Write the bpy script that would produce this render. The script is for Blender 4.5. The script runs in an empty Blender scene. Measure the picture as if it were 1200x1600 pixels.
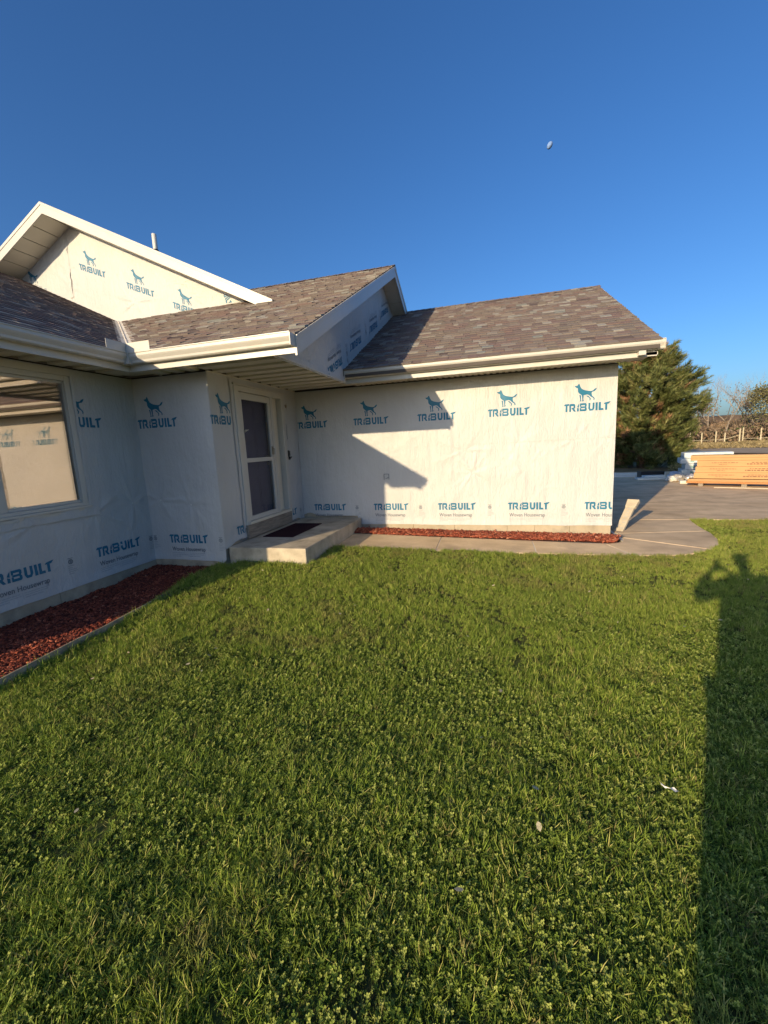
import bpy, bmesh, math, random
import numpy as np
from mathutils import Vector, Matrix, noise as mnoise
PI = math.pi
rng = np.random.default_rng(11)
random.seed(5)
scene = bpy.context.scene
C = scene.collection

# ------------------------------------------------------------------ camera
CAMZ = 1.650
cam_d = bpy.data.cameras.new('camera'); cam = bpy.data.objects.new('camera', cam_d); C.objects.link(cam)
cam_d.sensor_fit = 'HORIZONTAL'; cam_d.sensor_width = 36.0; cam_d.lens = 639.8/1200*36
cam_d.clip_start = 0.02; cam_d.clip_end = 6000
yaw, pitch, roll = 0.274278, 0.158698, -0.0469143
F = Vector((-math.sin(yaw)*math.cos(pitch), math.cos(yaw)*math.cos(pitch), -math.sin(pitch)))
R0 = Vector((math.cos(yaw), math.sin(yaw), 0)); U0 = R0.cross(F)
R2 = math.cos(roll)*R0 + math.sin(roll)*U0; U2 = -math.sin(roll)*R0 + math.cos(roll)*U0
m = Matrix((R2, U2, -F)).transposed().to_4x4(); m.translation = Vector((0, 0, CAMZ)); cam.matrix_world = m
scene.camera = cam

# ------------------------------------------------------------------ world, sun, exposure
SUN_DIR = Vector((0.396, 0.886, -0.241)).normalized()          # the way the light travels
world = bpy.data.worlds.new('World'); scene.world = world; world.use_nodes = True
wn = world.node_tree; wn.nodes.clear()
wo = wn.nodes.new('ShaderNodeOutputWorld'); wb = wn.nodes.new('ShaderNodeBackground'); sk = wn.nodes.new('ShaderNodeTexSky')
sk.sky_type = 'NISHITA'; sk.sun_disc = False; sk.sun_elevation = math.radians(14.0); sk.sun_rotation = math.radians(204.0)
sk.altitude = 300; sk.air_density = 1.0; sk.dust_density = 2.5; sk.ozone_density = 5.3
hs = wn.nodes.new('ShaderNodeHueSaturation'); hs.inputs['Saturation'].default_value = 1.09; hs.inputs['Hue'].default_value = 0.504
wn.links.new(sk.outputs[0], hs.inputs['Color']); wn.links.new(hs.outputs[0], wb.inputs[0]); wn.links.new(wb.outputs[0], wo.inputs[0])
wb.inputs[1].default_value = 0.087
sun_d = bpy.data.lights.new('sun', 'SUN'); sun_d.energy = 2.7; sun_d.angle = math.radians(0.53); sun_d.color = (1.0, 0.785, 0.49)
sun = bpy.data.objects.new('sun', sun_d); C.objects.link(sun)
sun.rotation_euler = SUN_DIR.to_track_quat('-Z', 'Y').to_euler()
scene.view_settings.view_transform = 'Standard'; scene.view_settings.look = 'None'
scene.view_settings.exposure = 1.15; scene.view_settings.gamma = 1.0; scene.view_settings.use_curve_mapping = False
scene.render.engine = 'CYCLES'

# ------------------------------------------------------------------ helpers
def tag(o, label=None, cat=None, group=None, kind=None):
    if label: o['label'] = label
    if cat: o['category'] = cat
    if group: o['group'] = group
    if kind: o['kind'] = kind
    return o
def setparent(o, p):
    o.parent = p
    o.matrix_parent_inverse = Matrix.Identity(4)
    if p is not None:
        o.matrix_parent_inverse = (world_of(p)).inverted()
def world_of(o):
    mb = o.matrix_basis.copy()
    return (world_of(o.parent) @ o.matrix_parent_inverse @ mb) if o.parent else mb
def empty(name, loc, label=None, cat=None, group=None, kind=None):
    o = bpy.data.objects.new(name, None); C.objects.link(o); o.location = loc
    o.matrix_basis = Matrix.Translation(loc); o.empty_display_size = 0.2
    return tag(o, label, cat, group, kind)
class MB:
    def __init__(s): s.v = []; s.f = []; s.t = []; s.m = []
    def add(s, verts, faces, tint=0.5, mi=0):
        b = len(s.v); s.v += [tuple(p) for p in verts]
        s.f += [tuple(b+i for i in f) for f in faces]; s.t += [tint]*len(faces); s.m += [mi]*len(faces)
    def box(s, x0, x1, y0, y1, z0, z1, tint=0.5, mi=0):
        s.add([(x0,y0,z0),(x1,y0,z0),(x1,y1,z0),(x0,y1,z0),(x0,y0,z1),(x1,y0,z1),(x1,y1,z1),(x0,y1,z1)], HEX, tint, mi)
    def hexa(s, P, tint=0.5, mi=0): s.add(P, HEX, tint, mi)     # 4 bottom, 4 top
    def prism(s, prof, a, b, ux, uy, tint=0.5, mi=0, cap=True):  # profile extruded from a to b, profile axes ux, uy
        a, b, ux, uy = map(Vector, (a, b, ux, uy)); n = len(prof)
        P = [a+ux*p[0]+uy*p[1] for p in prof]+[b+ux*p[0]+uy*p[1] for p in prof]
        fs = [(i, (i+1) % n, n+(i+1) % n, n+i) for i in range(n)]
        if cap: fs += [tuple(range(n))[::-1], tuple(range(n, 2*n))]
        s.add(P, fs, tint, mi)
    def tube(s, pts, rads, k=6, tint=0.5, mi=0):
        pts = [Vector(p) for p in pts]; ring = []
        for i, p in enumerate(pts):
            d = (pts[min(i+1, len(pts)-1)]-pts[max(i-1, 0)]).normalized()
            a = d.orthogonal().normalized(); b = d.cross(a)
            ring.append([p+(a*math.cos(2*PI*j/k)+b*math.sin(2*PI*j/k))*rads[i] for j in range(k)])
        V = [q for r in ring for q in r]; fs = []
        for i in range(len(pts)-1):
            for j in range(k): fs.append((i*k+j, i*k+(j+1) % k, (i+1)*k+(j+1) % k, (i+1)*k+j))
        fs += [tuple(range(k))[::-1], tuple(len(V)-k+j for j in range(k))]
        s.add(V, fs, tint, mi)
    def mesh(s, name, mats, smooth=False):
        me = bpy.data.meshes.new(name); me.from_pydata(s.v, [], s.f)
        for q in (mats if isinstance(mats, (list, tuple)) else [mats]): me.materials.append(q)
        if len(s.f):
            a = me.attributes.new('tint', 'FLOAT', 'FACE'); a.data.foreach_set('value', np.array(s.t, dtype=np.float32))
            me.polygons.foreach_set('material_index', np.array(s.m, dtype=np.int32))
            if smooth: me.polygons.foreach_set('use_smooth', [True]*len(s.f))
        me.update(); return me
    def build(s, name, mats, parent=None, smooth=False, kind=None, label=None, cat=None, group=None, bevel=0):
        me = s.mesh(name, mats, smooth)
        o = bpy.data.objects.new(name, me); C.objects.link(o)
        if parent is not None: setparent(o, parent)
        if bevel:
            b = o.modifiers.new('bevel', 'BEVEL'); b.width = bevel; b.segments = 2; b.limit_method = 'ANGLE'
        return tag(o, label, cat, group, kind)
HEX = [(0,3,2,1),(4,5,6,7),(0,1,5,4),(1,2,6,5),(2,3,7,6),(3,0,4,7)]
def box(name, x0, x1, y0, y1, z0, z1, mat, parent=None, **k):
    b = MB(); b.box(x0,x1,y0,y1,z0,z1); return b.build(name, mat, parent, **k)
def from_np(name, V, Fq, mat, tint=None, parent=None, kind=None, smooth=False):
    me = bpy.data.meshes.new(name)
    nv, nf, k = len(V), len(Fq), Fq.shape[1]
    me.vertices.add(nv); me.vertices.foreach_set('co', V.astype(np.float32).ravel())
    me.loops.add(nf*k); me.loops.foreach_set('vertex_index', Fq.astype(np.int32).ravel())
    me.polygons.add(nf); me.polygons.foreach_set('loop_start', np.arange(0, nf*k, k, dtype=np.int32))
    me.polygons.foreach_set('loop_total', np.full(nf, k, dtype=np.int32)) if False else None
    if smooth: me.polygons.foreach_set('use_smooth', np.ones(nf, dtype=bool))
    me.update(calc_edges=True); me.validate()
    if tint is not None:
        a = me.attributes.new('tint', 'FLOAT', 'FACE'); a.data.foreach_set('value', tint.astype(np.float32))
    me.materials.append(mat)
    o = bpy.data.objects.new(name, me); C.objects.link(o)
    if parent is not None: setparent(o, parent)
    if kind: o['kind'] = kind
    return o
def ss(t): t = np.clip(t, 0, 1); return t*t*(3-2*t)
def sstep(a, b, x): return ss((x-a)/(b-a))
def vnoise(x, y, s=1.0, seed=0):                                  # cheap smooth value noise, vectorised
    x = np.asarray(x, float)*s+seed*17.3; y = np.asarray(y, float)*s+seed*9.7
    xi = np.floor(x); yi = np.floor(y); fx = x-xi; fy = y-yi
    def h(a, b): q = np.sin(a*127.1+b*311.7+seed*74.7)*43758.5453; return q-np.floor(q)
    fx = fx*fx*(3-2*fx); fy = fy*fy*(3-2*fy)
    return (h(xi,yi)*(1-fx)+h(xi+1,yi)*fx)*(1-fy)+(h(xi,yi+1)*(1-fx)+h(xi+1,yi+1)*fx)*fy

# ------------------------------------------------------------------ materials
def nodes(name):
    mt = bpy.data.materials.new(name); mt.use_nodes = True; nt = mt.node_tree
    return mt, nt, nt.nodes['Principled BSDF']
def N(nt, t, **k):
    n = nt.nodes.new(t)
    for a, b in k.items(): setattr(n, a, b)
    return n
def L(nt, a, b): nt.links.new(a, b)
def ramp(nt, fac, stops):
    r = N(nt, 'ShaderNodeValToRGB'); L(nt, fac, r.inputs[0]); e = r.color_ramp.elements
    while len(e) < len(stops): e.new(0.5)
    for i, (p, c) in enumerate(stops): e[i].position = p; e[i].color = (*c, 1)
    return r.outputs[0]
def tex(nt, kind='ShaderNodeTexNoise', scale=5, stretch=(1,1,1), detail=4, coord='Object', rough=0.55):
    tc = N(nt, 'ShaderNodeTexCoord'); mp = N(nt, 'ShaderNodeMapping'); mp.inputs['Scale'].default_value = stretch
    L(nt, tc.outputs[coord], mp.inputs[0]); t = N(nt, kind); L(nt, mp.outputs[0], t.inputs['Vector']); t.inputs['Scale'].default_value = scale
    if kind == 'ShaderNodeTexNoise': t.inputs['Detail'].default_value = detail; t.inputs['Roughness'].default_value = rough
    return t
def mix(nt, a, b, fac, mode='MIX'):
    x = N(nt, 'ShaderNodeMix', data_type='RGBA', blend_type=mode)
    for s_, v in ((6, a), (7, b), (0, fac)):
        if isinstance(v, (int, float)): x.inputs[s_].default_value = v
        elif isinstance(v, tuple): x.inputs[s_].default_value = (*v, 1)
        else: L(nt, v, x.inputs[s_])
    return x.outputs[2]
def bump(nt, bs, h, strength=0.3, dist=0.01, prev=None):
    b = N(nt, 'ShaderNodeBump'); b.inputs['Strength'].default_value = strength; b.inputs['Distance'].default_value = dist
    L(nt, h, b.inputs['Height'])
    if prev is not None: L(nt, prev, b.inputs['Normal'])
    L(nt, b.outputs[0], bs.inputs['Normal']); return b.outputs[0]
def simple(name, col, rough=0.6, var=0.12, scale=6, bmp=0.15, bscale=60, spec=0.4, metal=0, stretch=(1,1,1), dirt=None):
    mt, nt, bs = nodes(name)
    t = tex(nt, scale=scale, stretch=stretch)
    lo = tuple(c*(1-var) for c in col); hi = tuple(min(1, c*(1+var)) for c in col)
    c = ramp(nt, t.outputs[0], [(0.3, lo), (0.7, hi)])
    if dirt:
        d = tex(nt, scale=dirt[1], detail=6); dm = ramp(nt, d.outputs[0], [(0.5, (0,0,0)), (0.72, (1,1,1))])
        c = mix(nt, c, dirt[0], dm)
    L(nt, c, bs.inputs['Base Color']); bs.inputs['Roughness'].default_value = rough
    bs.inputs['Specular IOR Level'].default_value = spec; bs.inputs['Metallic'].default_value = metal
    if name in ('concrete', 'old_concrete_step', 'foundation_concrete', 'grey_road'):
        gr = tex(nt, scale=260, detail=2); c2 = mix(nt, c, ramp(nt, gr.outputs[0], [(.3,(.86,)*3),(.7,(1.12,)*3)]), 1.0, 'MULTIPLY')
        st = tex(nt, scale=.8, detail=6, stretch=(1,2.2,1)); c2 = mix(nt, c2, ramp(nt, st.outputs[0], [(.35,(.84,.82,.80)),(.6,(1.04,)*3)]), 1.0, 'MULTIPLY'); L(nt, c2, bs.inputs['Base Color'])
    if bmp:
        b = tex(nt, scale=bscale, stretch=stretch, detail=3); bump(nt, bs, b.outputs[0], bmp, 0.005)
    return mt
def tinted(name, stops, rough=0.85, grain=(120, 0.25), backlit=0, spec=0.25, noisecol=0.25):
    mt, nt, bs = nodes(name)
    a = N(nt, 'ShaderNodeAttribute', attribute_name='tint'); c = ramp(nt, a.outputs['Fac'], stops)
    g = tex(nt, scale=grain[0], detail=2); gm = ramp(nt, g.outputs[0], [(0.3, (1-noisecol,)*3), (0.7, (1+noisecol,)*3)])
    c = mix(nt, c, gm, 1.0, 'MULTIPLY')
    L(nt, c, bs.inputs['Base Color']); bs.inputs['Roughness'].default_value = rough; bs.inputs['Specular IOR Level'].default_value = spec
    if grain[1]: bump(nt, bs, g.outputs[0], grain[1], 0.004)
    if backlit:
        tr = N(nt, 'ShaderNodeBsdfTranslucent'); L(nt, c, tr.inputs[0]); ms = N(nt, 'ShaderNodeMixShader'); ms.inputs[0].default_value = backlit
        out = nt.nodes['Material Output']; L(nt, bs.outputs[0], ms.inputs[1]); L(nt, tr.outputs[0], ms.inputs[2]); L(nt, ms.outputs[0], out.inputs[0])
    return mt

M = {}
def make_wrap():
    mt, nt, bs = nodes('woven_housewrap')
    t = tex(nt, scale=1.3, detail=3)
    c = ramp(nt, t.outputs[0], [(0.3, (0.505,0.50,0.485)), (0.7, (0.55,0.545,0.53))])
    w = tex(nt, scale=7, stretch=(1,1,0.35), detail=4)
    c = mix(nt, c, (0.47,0.46,0.435), ramp(nt, w.outputs[0], [(0.62, (0,0,0)), (0.8, (0.5,0.5,0.5))]))
    L(nt, c, bs.inputs['Base Color']); bs.inputs['Roughness'].default_value = 0.48; bs.inputs['Specular IOR Level'].default_value = 0.35
    n1 = tex(nt, scale=16, stretch=(1,1,0.10), detail=3)           # long vertical creases
    n2 = tex(nt, scale=55, stretch=(1,1,0.30), detail=2)           # short crinkles
    n3 = tex(nt, scale=4.5, stretch=(1.0,1,0.6), detail=5, rough=0.6)
    p = bump(nt, bs, n1.outputs[0], 0.55, 0.016)
    p = bump(nt, bs, n2.outputs[0], 0.60, 0.009, p)
    p = bump(nt, bs, n3.outputs[0], 0.7, 0.03, p)
    mp = N(nt, 'ShaderNodeTexCoord')
    return mt
M['wrap'] = make_wrap()
M['ink'] = simple('teal_ink', (0.013,0.15,0.26), 0.5, 0.08, 8, 0)
M['ink_grey'] = simple('grey_ink', (0.17,0.19,0.21), 0.6, 0.05, 8, 0)
M['ink_pale'] = simple('pale_grey_ink', (0.40,0.41,0.42), 0.6, 0.05, 8, 0)
M['white'] = simple('white_aluminium_trim', (0.55,0.53,0.48), 0.38, 0.04, 3, 0.05, 40, 0.5, dirt=((0.55,0.50,0.42), 3))
M['soffit'] = simple('vinyl_soffit', (0.66,0.61,0.50), 0.5, 0.04, 2, 0.04, 40, 0.4)
M['flash'] = simple('valley_metal', (0.60,0.56,0.50), 0.4, 0.15, 10, 0.1, 40, 0.5, dirt=((0.35,0.25,0.18), 9))
M['board'] = simple('sheathing', (0.35,0.28,0.20), 0.9)
M['dark'] = simple('dark_interior', (0.03,0.028,0.027), 0.9)
M['deck'] = simple('roof_deck', (0.10,0.085,0.075), 0.95)
SH = [(0.0, (0.100,0.080,0.078)), (0.16, (0.145,0.115,0.108)), (0.32, (0.190,0.138,0.128)), (0.48, (0.170,0.147,0.132)),
      (0.62, (0.205,0.168,0.148)), (0.76, (0.240,0.212,0.188)), (0.88, (0.310,0.290,0.260)), (1.0, (0.200,0.208,0.205))]
M['shingle'] = tinted('weathered_shingle', SH, 1.0, (230, 0.0), noisecol=0.38, spec=0.05)
M['conc'] = simple('concrete', (0.68,0.515,0.33), 1.0, 0.10, 3, 0, 160, 0.05, dirt=((0.52,0.395,0.265), 2.2))
M['conc_step'] = simple('old_concrete_step', (0.54,0.47,0.36), 1.0, 0.18, 6, 0.10, 120, 0.05, dirt=((0.24,0.21,0.16), 3))
M['found'] = simple('foundation_concrete', (0.46,0.39,0.28), 0.9, 0.12, 4, 0.4, 90, 0.25, dirt=((0.25,0.22,0.17), 4))
M['joint'] = simple('sunlit_joint_tone', (0.62,0.55,0.45), 0.9, 0.1, 9, 0)  # pale colour stands in for sunlight on the sides of the joints
M['joint_dark'] = simple('open_joint_dirt', (0.06,0.05,0.04), 0.95)
M['mulchbed'] = simple('mulch_bed', (0.10,0.028,0.018), 0.95, 0.4, 30, 0.8, 90)
M['chip'] = tinted('red_mulch_chips', [(0.0, (0.08,0.018,0.013)), (0.4, (0.27,0.060,0.032)), (0.75, (0.44,0.125,0.065)), (1.0, (0.58,0.27,0.16))], 0.8, (90, 0.3), noisecol=0.2)
M['edge'] = simple('weathered_edging', (0.34,0.28,0.20), 0.9, 0.2, 12, 0.5, 60, dirt=((0.22,0.18,0.12), 8))
M['wood'] = simple('weathered_sill_wood', (0.26,0.22,0.175), 0.85, 0.3, 5, 0.5, 40, stretch=(6,1,8))
M['doorpaint'] = simple('slate_door_paint', (0.085,0.078,0.130), 0.4, 0.06, 5, 0)
M['mat'] = simple('dark_red_doormat', (0.035,0.014,0.018), 1.0, 0.3, 60, 0.8, 400, 0.1)
M['black'] = simple('black_plastic', (0.02,0.02,0.022), 0.35, 0.05, 4, 0)
M['brass'] = simple('tarnished_metal', (0.35,0.30,0.22), 0.35, 0.1, 9, 0, metal=0.8)
M['carton'] = simple('orange_cardboard', (0.50,0.30,0.14), 0.8, 0.06, 2, 0.1, 60, 0.25)
M['carton_dk'] = simple('red_brown_cardboard', (0.52,0.24,0.09), 0.8, 0.1, 2, 0.1, 60, 0.25)
M['bundle'] = simple('white_bundle_wrap', (0.60,0.64,0.62), 0.5, 0.1, 4, 0.1, 40)
M['bundle_g'] = simple('green_bundle_print', (0.26,0.40,0.36), 0.5, 0.1, 4, 0.1, 40)
M['foil'] = simple('crumpled_silver_film', (0.62,0.60,0.58), 0.28, 0.25, 5, 0.6, 25, 0.6, metal=0.55)
M['pole'] = simple('pale_fence_wood', (0.52,0.45,0.30), 0.85, 0.1, 5, 0)
M['offcut'] = simple('cream_offcut', (0.50,0.43,0.32), 0.7, 0.15, 9, 0.2, 40)
M['pvc'] = simple('white_pvc', (0.66,0.64,0.58), 0.5, 0.05, 4, 0)
M['skin'] = simple('skin', (0.48,0.28,0.20), 0.5, 0.05, 5, 0)
M['jacket'] = simple('dark_jacket', (0.035,0.04,0.055), 0.9, 0.1, 30, 0.3, 200)
M['jeans'] = simple('blue_jeans', (0.05,0.075,0.13), 0.9, 0.15, 30, 0.3, 200)
M['hair'] = simple('brown_hair', (0.05,0.03,0.02), 0.7, 0.2, 40, 0.5, 100)
M['boot'] = simple('brown_boot', (0.09,0.055,0.03), 0.6, 0.1, 20, 0.2, 60)
M['blind'] = simple('window_blind', (0.40,0.35,0.30), 0.7, 0.03, 4, 0)
M['moon'] = simple('moon_rock', (0.17,0.27,0.50), 0.95, 0.18, 0.25, 0, spec=0)
def glassy(name, fac, col=(1,1,1), tint=(1,1,1)):
    mt, nt, bs = nodes(name); nt.nodes.remove(bs)
    g = N(nt, 'ShaderNodeBsdfGlossy'); g.inputs['Roughness'].default_value = 0.0; g.inputs['Color'].default_value = (*col, 1)
    t = N(nt, 'ShaderNodeBsdfTransparent'); t.inputs[0].default_value = (*tint, 1)
    fr = N(nt, 'ShaderNodeFresnel'); fr.inputs[0].default_value = 1.45
    mth = N(nt, 'ShaderNodeMath', operation='ADD'); mth.use_clamp = True; mth.inputs[1].default_value = fac; L(nt, fr.outputs[0], mth.inputs[0])
    ms = N(nt, 'ShaderNodeMixShader'); L(nt, mth.outputs[0], ms.inputs[0]); L(nt, t.outputs[0], ms.inputs[1]); L(nt, g.outputs[0], ms.inputs[2])
    L(nt, ms.outputs[0], nt.nodes['Material Output'].inputs[0]); return mt
M['glass_a'] = glassy('outer_glass', 0.22, (1,0.90,0.80))
M['glass_b'] = glassy('inner_coated_glass', 0.30, (1,0.88,0.78), (0.8,0.75,0.7))
M['glass_d'] = glassy('storm_door_glass', 0.03, (0.9,0.93,1.0), (0.9,0.9,0.95))

# ------------------------------------------------------------------ ground heights
def lawn_z(x, y):
    x = np.asarray(x, float); y = np.asarray(y, float)
    z = -0.06+0.13*ss((1.5-x)/4)*ss((y-2.8)/2.2)+0.05*ss((y-4)/2)
    z = z+0.035*np.exp(-np.maximum(0, x+3.80)/0.10)*ss((4.6-y)/.8)
    return z+0.018*(vnoise(x, y, 1.1, 3)-0.5)+0.022*(vnoise(x+.3*y, y, 2.7, 5)-0.5)
def walk_z(x): return 0.005+0.10*float(np.clip((1.6-x)/4.2, 0, 1))

# ================================================================== HOUSE
XA, YB, XC, YD, XD = -5.01, 4.888, -3.756, 7.40, 1.815
ZS = 2.765                                                        # soffit height
house = empty('house', (-3.756, 7.4, 0), 'house without siding, covered in white printed housewrap under brown shingle roofs', 'house')
H = house
# --- solid walls behind the wrap (window and door left open)
def wall(x0, x1, y0, y1, z0, z1): return box('wall', x0, x1, y0, y1, z0, z1, M['board'], H)
YF = 0.75                                                         # front end of the left wing
T = 0.14; G = 0.02
WY0, WY1, WZ0, WZ1 = 1.05, 3.965, 1.10, 2.66                       # window opening
wall(XA-T, XA-G, YF, WY0, 0.10, ZS); wall(XA-T, XA-G, WY1, YB+T, 0.10, ZS)
wall(XA-T, XA-G, WY0, WY1, 0.10, WZ0); wall(XA-T, XA-G, WY0, WY1, WZ1, ZS)
wall(XA-G, XC-G, YB+G, YB+T, 0.10, ZS)                            # bump-out facing the lawn
DY0, DY1, DZ0, DZ1 = 5.50, 6.86, 0.44, 2.60                       # door opening
wall(XC-T, XC-G, YB+T, DY0, 0.10, ZS); wall(XC-T, XC-G, DY1, YD+T, 0.10, ZS); wall(XC-T, XC-G, DY0, DY1, DZ1, ZS); wall(XC-T, XC-G, DY0, DY1, 0.10, DZ0)
wall(XC-G, XD-G, YD+G, YD+T, 0.12, ZS)                            # garage wall
wall(XD-T, XD-G, YD+T, 14.2, 0.12, ZS); wall(XC, XD-T, 14.06, 14.2, 0.12, ZS)
wall(-14.9, XA-T, YF, YF+T, 0.10, ZS); wall(-14.9, -14.76, YF+T, 14.2, 0.10, ZS); wall(-14.76, XC, 14.06, 14.2, 0.10, ZS)
box('room_floor', -14.7, XA-T-.01, YF+T, 14.0, 0.30, 0.36, M['dark'], H)
box('room_partition', -7.0, -6.9, YF+T, 7.0, 0.36, ZS, M['dark'], H)
# --- foundation
def foundation(x0, x1, y0, y1, z0, z1, name='foundation_block'): return box(name, x0, x1, y0, y1, z0, z1, M['found'], H, bevel=0.004)
for a, b in ((YF, 2.1), (2.104, 3.45), (3.454, YB+.1)): foundation(XA-.13, XA-.004, a, b, -0.3, 0.165)
foundation(XA-.004, XC-.012, YB+.004, YB+.12, -0.3, 0.165)
foundation(XC-.13, XC-.012, YB+.12, 7.3, -0.3, 0.40)
for a, b in ((-2.62, -1.52), (-1.517, -0.76), (-0.757, 0.16), (0.163, .62), (.623, 1.18), (1.183, XD-.01)): foundation(a, b, YD+.004, YD+.13, -0.3, 0.20)
foundation(XC-.01, -2.624, YD+.012, YD+.13, -0.3, 0.40)
foundation(XD-.13, XD-.012, YD+.13, 14.1, -0.3, 0.12); foundation(-14.9, XA-.13, YF, YF+.12, -0.3, 0.165)

# --- the printed housewrap -------------------------------------------------
DX, DZ = 0.107, 0.125
LET = [[(0,.78),(.2,1),(.82,1),(.72,.78)], [(.28,0),(.53,0),(.53,.78),(.28,.78)],
 [(.80,0),(1.03,0),(1.03,.72),(.80,.72)], [(.80,.72),(1.62,.72),(1.62,.85),(1.48,1),(.92,1),(.80,.85)], [(1.38,.50),(1.62,.50),(1.62,.72),(1.38,.72)],
 [(1.13,.50),(1.13,.40),(1.46,0),(1.74,0),(1.50,.36),(1.62,.50)],
 [(1.87,0),(2.13,0),(2.13,.38),(1.87,.48)], [(1.87,.55),(2.12,.45),(2.17,.98),(2.0,.80)],
 [(2.26,.76),(3.2,.76),(3.2,.88),(3.05,1),(2.26,1)], [(2.96,.60),(3.2,.60),(3.2,.76),(2.96,.76)], [(2.45,.40),(3.22,.40),(3.12,.5),(3.2,.60),(2.45,.60)],
 [(2.96,.24),(3.22,.24),(3.22,.40),(2.96,.40)], [(2.26,0),(3.08,0),(3.22,.12),(3.22,.24),(2.26,.24)], [(2.26,.60),(2.45,.60),(2.45,.76),(2.26,.76)], [(2.26,.24),(2.45,.24),(2.45,.40),(2.26,.40)], [(2.30,.42),(2.45,.41),(2.45,.59),(2.36,.59)],
 [(3.43,.30),(3.70,.30),(3.70,1),(3.43,1)], [(3.99,.30),(4.26,.30),(4.26,1),(3.99,1)], [(3.43,.30),(3.62,0),(4.07,0),(4.26,.30),(3.99,.30),(3.92,.24),(3.77,.24),(3.70,.30)],
 [(4.41,0),(4.70,0),(4.70,1),(4.41,1)], [(4.84,0),(5.13,0),(5.13,1),(4.84,1)], [(5.13,0),(5.50,0),(5.46,.24),(5.13,.24)],
 [(5.50,.74),(6.16,.74),(6.45,1.03),(6.15,1.0),(5.62,.90)], [(5.72,0),(6.0,0),(6.0,.74),(5.72,.74)]]
LET = [[(x*DX, z*DZ) for x, z in p] for p in LET]
_dog = [[(342,232),(375,232),(400,222),(412,200),(428,175),(445,205),(452,240),(465,275),(485,315),(520,345),(570,368),(620,382),(680,392),(715,380),(740,345),(790,318),(775,365),(745,405),(700,418),(690,430),(690,470),(700,520),(740,570),(752,600),(748,632),(722,632),(732,605),(715,575),(672,545),(635,495),(600,478),(530,492),(527,540),(522,600),(537,640),(515,655),(498,655),(505,620),(500,560),(492,492),(465,465),(430,430),(412,390),(408,300),(375,280),(350,255)],
 [(440,480),(475,490),(478,560),(480,620),(488,650),(445,655),(462,630),(455,560)], [(578,510),(620,512),(665,570),(675,600),(665,640),(640,640),(655,610),(640,570),(600,535)]]
DOG = [[((x-125)/935*.68, 0.155+(655-y)/480*.28) for x, y in p] for p in _dog]
def text_tris(txt, size, bold=0.0):
    cu = bpy.data.curves.new('t', 'FONT'); cu.body = txt; cu.size = size; cu.offset = bold; cu.resolution_u = 3
    ob = bpy.data.objects.new('t', cu); C.objects.link(ob); bpy.context.view_layer.update()
    me = bpy.data.meshes.new_from_object(ob.evaluated_get(bpy.context.evaluated_depsgraph_get()))
    me.calc_loop_triangles(); V = [(v.co.x, v.co.y) for v in me.vertices]; Fc = [tuple(t.vertices) for t in me.loop_triangles]
    bpy.data.objects.remove(ob); bpy.data.curves.remove(cu); bpy.data.meshes.remove(me)
    return [[V[i] for i in f] for f in Fc]
WOVEN = text_tris('Woven Housewrap', 0.088, 0.0012)
_w = max(x for p in WOVEN for x, z in p)
WOVEN = [[(x*.585/_w+.03, z-.122) for x, z in p] for p in WOVEN]
rl = random.Random(3)
SMALL = []
for q in range(3):
    for (a, b) in ((.03, .30), (.335, .60)):
        x = a
        while x < b-(.02 if q < 2 else rl.uniform(.05,.12)):
            w = rl.uniform(.02,.06); SMALL.append([(x,-.158-.024*q),(min(b,x+w),-.158-.024*q),(min(b,x+w),-.149-.024*q),(x,-.149-.024*q)]); x += w+.008
SMALL.append([(.315,-.215),(.319,-.215),(.319,-.145),(.315,-.145)])
CERT = []
for k in range(14):
    a0, a1 = 2*PI*k/14, 2*PI*(k+1)/14
    CERT.append([(.045+.030*math.cos(a0), .045+.030*math.sin(a0)), (.045+.030*math.cos(a1), .045+.030*math.sin(a1)), (.045+.021*math.cos(a1), .045+.021*math.sin(a1)), (.045+.021*math.cos(a0), .045+.021*math.sin(a0))])
CERT += [[(.035,.03),(.043,.03),(.043,.062),(.035,.062)], [(.048,.03),(.056,.03),(.056,.062),(.048,.062)], [(.015,.083),(.075,.083),(.075,.090),(.015,.090)]]
CERTS = []
for q in range(5):
    w = (.07,.05,.10,.11,.06)[q]; CERTS.append([(.01,-.01-.024*q),(.01+w,-.01-.024*q),(.01+w,-.001-.024*q),(.01,-.001-.024*q)])
from mathutils.geometry import tessellate_polygon
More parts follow.
